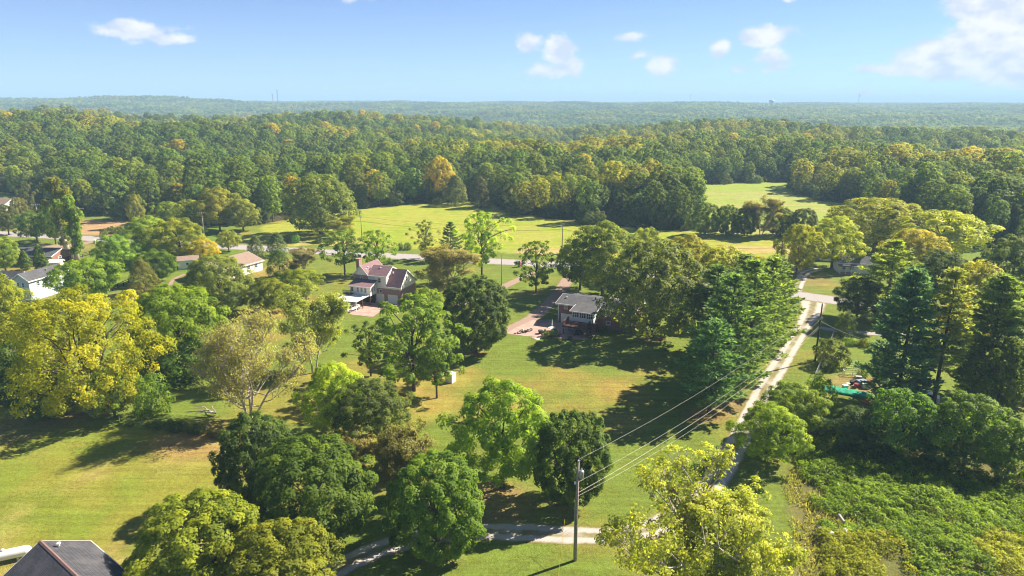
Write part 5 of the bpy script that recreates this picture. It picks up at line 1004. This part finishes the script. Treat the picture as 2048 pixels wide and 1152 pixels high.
bench(1651, 735, 'white garden bench inside the chain link corner')
def chair(px, py, rz, m, label):
    t = empty('lawn_chair', at(px, py), rz, label, 'chair', 'outdoor chairs'); MB().box(-.28, .28, -.28, .28, .38, .43).build('seat', m, t); MB().box(-.28, .28, .26, .31, .44, .95).build('backrest', m, t)
    for x in (-.25, .25):
        for y in (-.25, .27): MB().box(x-.025, x+.025, y-.025, y+.025, 0, .38).build('leg', m, t)
        MB().box(x-.035, x+.035, -.25, .26, .6, .64).build('armrest', m, t)
chair(247, 632, .4, WHITE, 'white lawn chair left of the big round bright tree'); chair(254, 634, -.7, WHITE, 'second white lawn chair nearer the big round bright tree')
chair(1140, 662, .5, BLUEP, 'bluish chair under the deck, left of the table'); chair(1148, 664, 2.5, BLUEP, 'bluish chair under the deck, right of the table')
def table(px, py, r, h, m, label, umb=False):
    t = empty('patio_table', at(px, py), 0, label, 'table'); MB().lathe([(r, h-.05), (r, h)], 18).build('top', m, t); MB().lathe([(.05, .04), (.05, h-.05)], 8).build('stem', m, t); MB().lathe([(.35, 0), (.3, .05)], 12).build('base', m, t)
    if umb:
        u = empty('parasol', at(px, py)+Vector((0, 0, h)), 0, 'closed white parasol standing in the round white table', 'parasol'); MB().lathe([(.03, 0), (.03, .5)], 8).build('pole', WHITE, u); MB().lathe([(.05, .45), (.14, .5), (.1, 1.2), (.03, 1.75)], 10).build('canopy', WHITE, u)
table(1104, 662, .75, .72, WHITE, 'round white patio table on the ranch house patio', True); table(1144, 667, .6, .7, BLUEP, 'small round table in the shade under the deck')
def grill():
    t = empty('barbecue_grill', at(1156, 671), -.4, 'dark covered barbecue grill under the deck edge', 'grill'); MB().box(-.7, .7, -.35, .35, .3, .85).build('body', BLACK, t, bevel=.04); MB().prism([(-.35, .853), (.35, .853), (.25, 1.15), (-.2, 1.15)], 'x', -.5, .5).build('lid', DARK, t)
    for x in (-.6, .6):
        for y in (-.28, .28): MB().box(x-.03, x+.03, y-.03, y+.03, 0, .3).build('leg', BLACK, t)
grill(); pot(1081, 667, .5, .7, mat('dark_iron', (.08, .05, .045), .8, .3), 'fire_pit', 'dark round fire pit on the ranch house patio'); pot(1090, 664, .25, .5, WOOD, 'flower_pot', 'brown flower pot beside the fire pit'); pot(1109, 659, .25, .45, BLACK, 'flower_pot', 'black flower pot behind the round white table')
def stones():
    t = empty('stone_pile', at(1048, 664), 0, 'loose pile of pale and dark stones at the patio corner', 'stone pile'); rr = random.Random(8)
    for i in range(46):
        u = rr.uniform(-1, 1); x = u*1.6+rr.uniform(-.3, .3); y = u*1.0+rr.uniform(-.6, .6); z = max(.1, .55*(1-abs(u)))*rr.random(); vs, fs = ico(rr.uniform(.12, .3), (x, y, z+.1), i, .28, .75); MB().add(vs, fs).build('stone', STONE if rr.random() < .6 else (WHITE if rr.random() < .3 else BLACK), t)
stones()
def low_wall():
    t = empty('garden_wall', at(1080, 645), 0, 'low curved stone border between drive lawn and patio', 'wall'); P = [at(x, y)-at(1080, 645) for x, y in ((1078, 645), (1088, 643), (1098, 643), (1108, 645), (1117, 645))]; rr = random.Random(2); S_ = spline(P, 6)
    for i, q in enumerate(S_[:-1]): MB().box(q.x-.22, q.x+.22, q.y-.15, q.y+.15, 0, .35+rr.uniform(-.04, .06)).build('stone', STONE, t, bevel=.04)
low_wall()
for i, (x, y) in enumerate(((1068, 676), (1074, 678), (1080, 675))):
    t = empty('stepping_stone', at(x, y), i, ['left', 'middle', 'right'][i]+' pale stepping stone below the patio edge', 'stepping stone'); vs, fs = ico(.6, (0, 0, .03), i, .15, .12); MB().add(vs, fs).build('slab', WHITE if i == 1 else STONE, t)
def sandbox():
    t = empty('sandbox', at(277, 607), R_(22), 'pink rimmed sandbox with brown sand on the lawn', 'sandbox'); 
    for a in ((-2.6, 2.6, -1.4, -1.15), (-2.6, 2.6, 1.15, 1.4), (-2.6, -2.35, -1.148, 1.148), (2.35, 2.6, -1.148, 1.148)): MB().box(*a, 0, .42).build('rim', PINK, t, bevel=.06)
    MB().box(-2.34, 2.34, -1.14, 1.14, 0, .2).build('sand', SAND, t)
sandbox()
def mailbox(px, py, m, label, s=1):
    t = empty('mailbox', at(px, py), R_(-15), label, 'mailbox'); MB().box(-.25*s, .25*s, -.25*s, .25*s, 0, 1.1*s).build('post', m, t); MB().prism([(-.2*s, 1.103*s), (.2*s, 1.103*s), (.2*s, 1.35*s), (.1*s, 1.47*s), (-.1*s, 1.47*s), (-.2*s, 1.35*s)], 'y', -.4*s, .4*s).build('box', m, t)
mailbox(1039, 534, BRICK, 'red brick mailbox post at the road beside the lawn tree', 1.3); mailbox(191, 487, WHITE, 'small white mailbox at the left road edge', .9)
def car(px, py, rz, m, label, name='car'):
    t = empty(name, at(px, py), rz, label, 'car'); c = MB().prism([(-2.2, .35), (-2.2, .75), (-2.05, .9), (-1.2, .98), (-.55, 1.45), (.95, 1.47), (1.7, 1.0), (2.15, .95), (2.25, .6), (2.2, .35)], 'y', -.85, .85).build('body', m, t, bevel=.07)
    for s in (-1, 1):
        y = .852*s; MB().prism([(-1.0, 1.0), (-.5, 1.38), (.1, 1.4), (.1, 1.0)], 'y', y, y+.02*s).build('window', GLASS, t); MB().prism([(.2, 1.0), (.2, 1.4), (.85, 1.4), (1.45, 1.02)], 'y', y, y+.02*s).build('window', GLASS, t)
        for x in (-1.4, 1.4):
            w = MB().tube([(x, .70*s, .33), (x, .88*s, .33)], .33, 16).build('wheel', BLACK, t); MB().tube([(x, .881*s, .33), (x, .90*s, .33)], .2, 10).build('rim', METAL, w)
        MB().box(-2.24, -2.15, .5*s-.18, .5*s+.18, .62, .76).build('headlight', WHITE, t); MB().box(2.2, 2.27, .6*s-.12, .6*s+.12, .65, .82).build('tail_light', REDP, t)
    MB().add([(-1.19, -.7, 1.0), (-1.19, .7, 1.0), (-.6, .66, 1.44), (-.6, -.66, 1.44)], [(0, 3, 2, 1)]).build('windscreen', GLASS, t)
CARW = mat('white_car_paint', (.7, .7, .7), .25, .03, spec=.5); car(703, 621, R_(60), CARW, 'white car parked under the carport roof'); car(1846, 800, R_(-30), CARW, 'white car under the pines beside the bare trunk'); car(675, 616, R_(60), mat('grey_car_paint', (.2, .22, .26), .25, .05, spec=.5), 'grey car beyond the white car at the carport')
# dumped pale litter and logs in the brambles
rr_ = random.Random(4)
for i, (x, y, lab) in enumerate(((1637, 1068, 'pale rock lying at the edge of the brambles'), (1660, 1078, 'small pale rock below the pale rock in brambles'), (1688, 1073, 'round pale stone in the bramble leaves'), (1737, 1001, 'white scrap lying high in the bramble slope'), (1674, 981, 'small white scrap among upper bramble leaves'))):
    t = empty('rock', at(x, y), i, lab, 'rock'); vs, fs = ico(rr_.uniform(.3, .45), (0, 0, .75), i+40, .25, .7); MB().add(vs, fs).build('stone', WHITE if i else STONE, t)
o = MB().tube([at(1676, 1043)+Z(.8), at(1686, 1059)+Z(.9)], [.2, .17], 9).build('log', PBARK); tag(o, 'short pale cut log in the brambles', 'log')
o = MB().tube([at(1645, 1085)+Z(.4), at(1668, 1100)+Z(.5)], [.06, .04], 6).build('dead_branch', PBARK); tag(o, 'thin grey fallen branch below the pale rocks', 'branch')
# fallen bare branch by the willow
mbx = MB(); rr_ = random.Random(12); b0 = at(405, 848)
for i in range(7): a = rr_.uniform(-.4, 1.2); Lx = rr_.uniform(2, 4.5); limb(mbx, rr_, (0, 0, .4), (-math.cos(a)*Lx, math.sin(a)*Lx*.6, rr_.uniform(.3, 1.6)), .12, .03, 5, .1)
o = mbx.build('dead_branch', PBARK); o.location = at(432, 832); tag(o, 'bleached fallen bough at the foot of the half-bare willow', 'branch')
# ------------------------------------------------------------------ far landmarks
def far(px, r_):
    d = FWD+(px-1024)/FPX*RGT+(576-205)/FPX*UPV; d = d/np.hypot(d[0], d[1]); x, y = d[0]*r_, d[1]*r_; return Vector((float(x), float(y), hz(x, y)))
def water_tower():
    p = far(1543, 3000); t = empty('water_tower', p, 0, 'pale rounded water tower on the far horizon', 'tower'); z = 50-p.z
    MB().lathe([(4, 0), (1.8, 6), (1.6, z-6), (3.0, z-3)], 16).build('stem', METAL, t, True); MB().lathe([(3, z-3.2), (8, z-1), (11, z+3), (11, z+5), (8, z+8), (3, z+9.5), (.3, z+10)], 24).build('tank', mat('tower_paint', (.55, .6, .62), .5, .05), t, True)
water_tower()
def mast(px, r_, top, label):
    p = far(px, r_); h = CAM_H+(205-top)/FPX*r_-p.z; t = empty('radio_mast', p, 0, label, 'mast', 'radio masts')
    for i in range(3): a = i*2.094; MB().tube([(math.cos(a)*1.1, math.sin(a)*1.1, 0), (math.cos(a)*.7, math.sin(a)*.7, h)], .35, 4).build('leg', METAL, t)
    m = MB(); n = 14
    for k in range(n):
        for i in range(3): a, b = i*2.094, (i+1)*2.094; m.tube([(math.cos(a), math.sin(a), h*k/n), (math.cos(b), math.sin(b), h*(k+1)/n)], .2, 3, False)
    m.build('lattice', METAL, t)
    for z in (.8, .93): MB().box(-2.2, 2.2, -.4, .4, h*z, h*z+2.5).build('antenna', WHITE, t)
mast(556, 2600, 183, 'taller of two radio masts above the left forest'); mast(546, 2600, 191, 'shorter of two radio masts above the left forest'); mast(1380, 3600, 188, 'thin radio mast on the middle horizon'); mast(1717, 3600, 188, 'thin radio mast on the right horizon')
# ------------------------------------------------------------------ brambles and rough grass on the right slope
def brambles():
    rg = np.random.default_rng(91); B = GP((1590, 905), (1650, 872), (1740, 890), (1850, 925), (2000, 960), (2250, 985), (2300, 1250), (1700, 1250), (1640, 1120), (1640, 1040), (1600, 960))
    xs = [p.x for p in B]; ys = [p.y for p in B]; n = 14000; x = rg.uniform(min(xs), max(xs), n); y = rg.uniform(min(ys), max(ys), n); k = inpoly(x, y, B); x, y = x[k], y[k]
    d = fbm(x, y, 7, 71); keep = d > .30; x, y, d = x[keep], y[keep], d[keep]; n = min(3600, len(x)); x, y, d = x[:n], y[:n], d[:n]
    r = rg.uniform(.35, .8, n); z = .1+(d-.34)*2.6+rg.uniform(0, .35, n)
    Q, t = clump_leaves(rg, np.c_[x, y, z], r, 36, .26, .15, (30, 60, -40), up=.5, outw=.3, flat=.75, tv=.25)
    hue = fbm(x*1.0, y*1.0, 11, 72); yel = (sst(hue, .46, .58)*sst(-y, -70, -58))
    for nm, sel, col, lab in (('brambles', yel < .5, (.085, .16, .018), 'tangled green brambles covering the lower right slope'), ('brambles', yel >= .5, (.125, .165, .018), 'yellowing goldenrod and weeds on the lower right slope')):
        s = np.repeat(sel, 36); o = bpy.data.objects.new(nm, quads_mesh(nm, Q[s], t[s])); COL.objects.link(o); o.color = (*col, 1); tag(o, lab, 'undergrowth', kind='stuff')
    # dry grass
    G = GP((1560, 950), (1640, 930), (1700, 1000), (1800, 1060), (1760, 1160), (1700, 1250), (1480, 1250), (1590, 1100)); xs = [p.x for p in G]; ys = [p.y for p in G]; n = 16000
    x = rg.uniform(min(xs), max(xs), n); y = rg.uniform(min(ys), max(ys), n); k = inpoly(x, y, G) & (fbm(x, y, 4, 73) > .36); x, y = x[k], y[k]; n = len(x); P = np.c_[x, y, np.zeros(n)]; D = unit(rg.normal(size=(n, 3))*np.array([.5, .5, .15])+np.array([0, 0, .8])); L = rg.uniform(.25, .6, (n, 1)); sd_ = unit(np.cross(D, rg.normal(size=(n, 3))))*.05
    Q = np.empty((n, 4, 3)); Q[:, 0] = P-sd_; Q[:, 1] = P+sd_; Q[:, 2] = P+D*L+sd_*.3; Q[:, 3] = P+D*L-sd_*.3; o = bpy.data.objects.new('dry_grass', quads_mesh('dry_grass', Q, rg.uniform(0, 1, n))); COL.objects.link(o); o.color = (.125, .15, .07, 1); tag(o, 'dry tan rough grass at the edge of the brambles', 'grass', kind='stuff')
brambles()
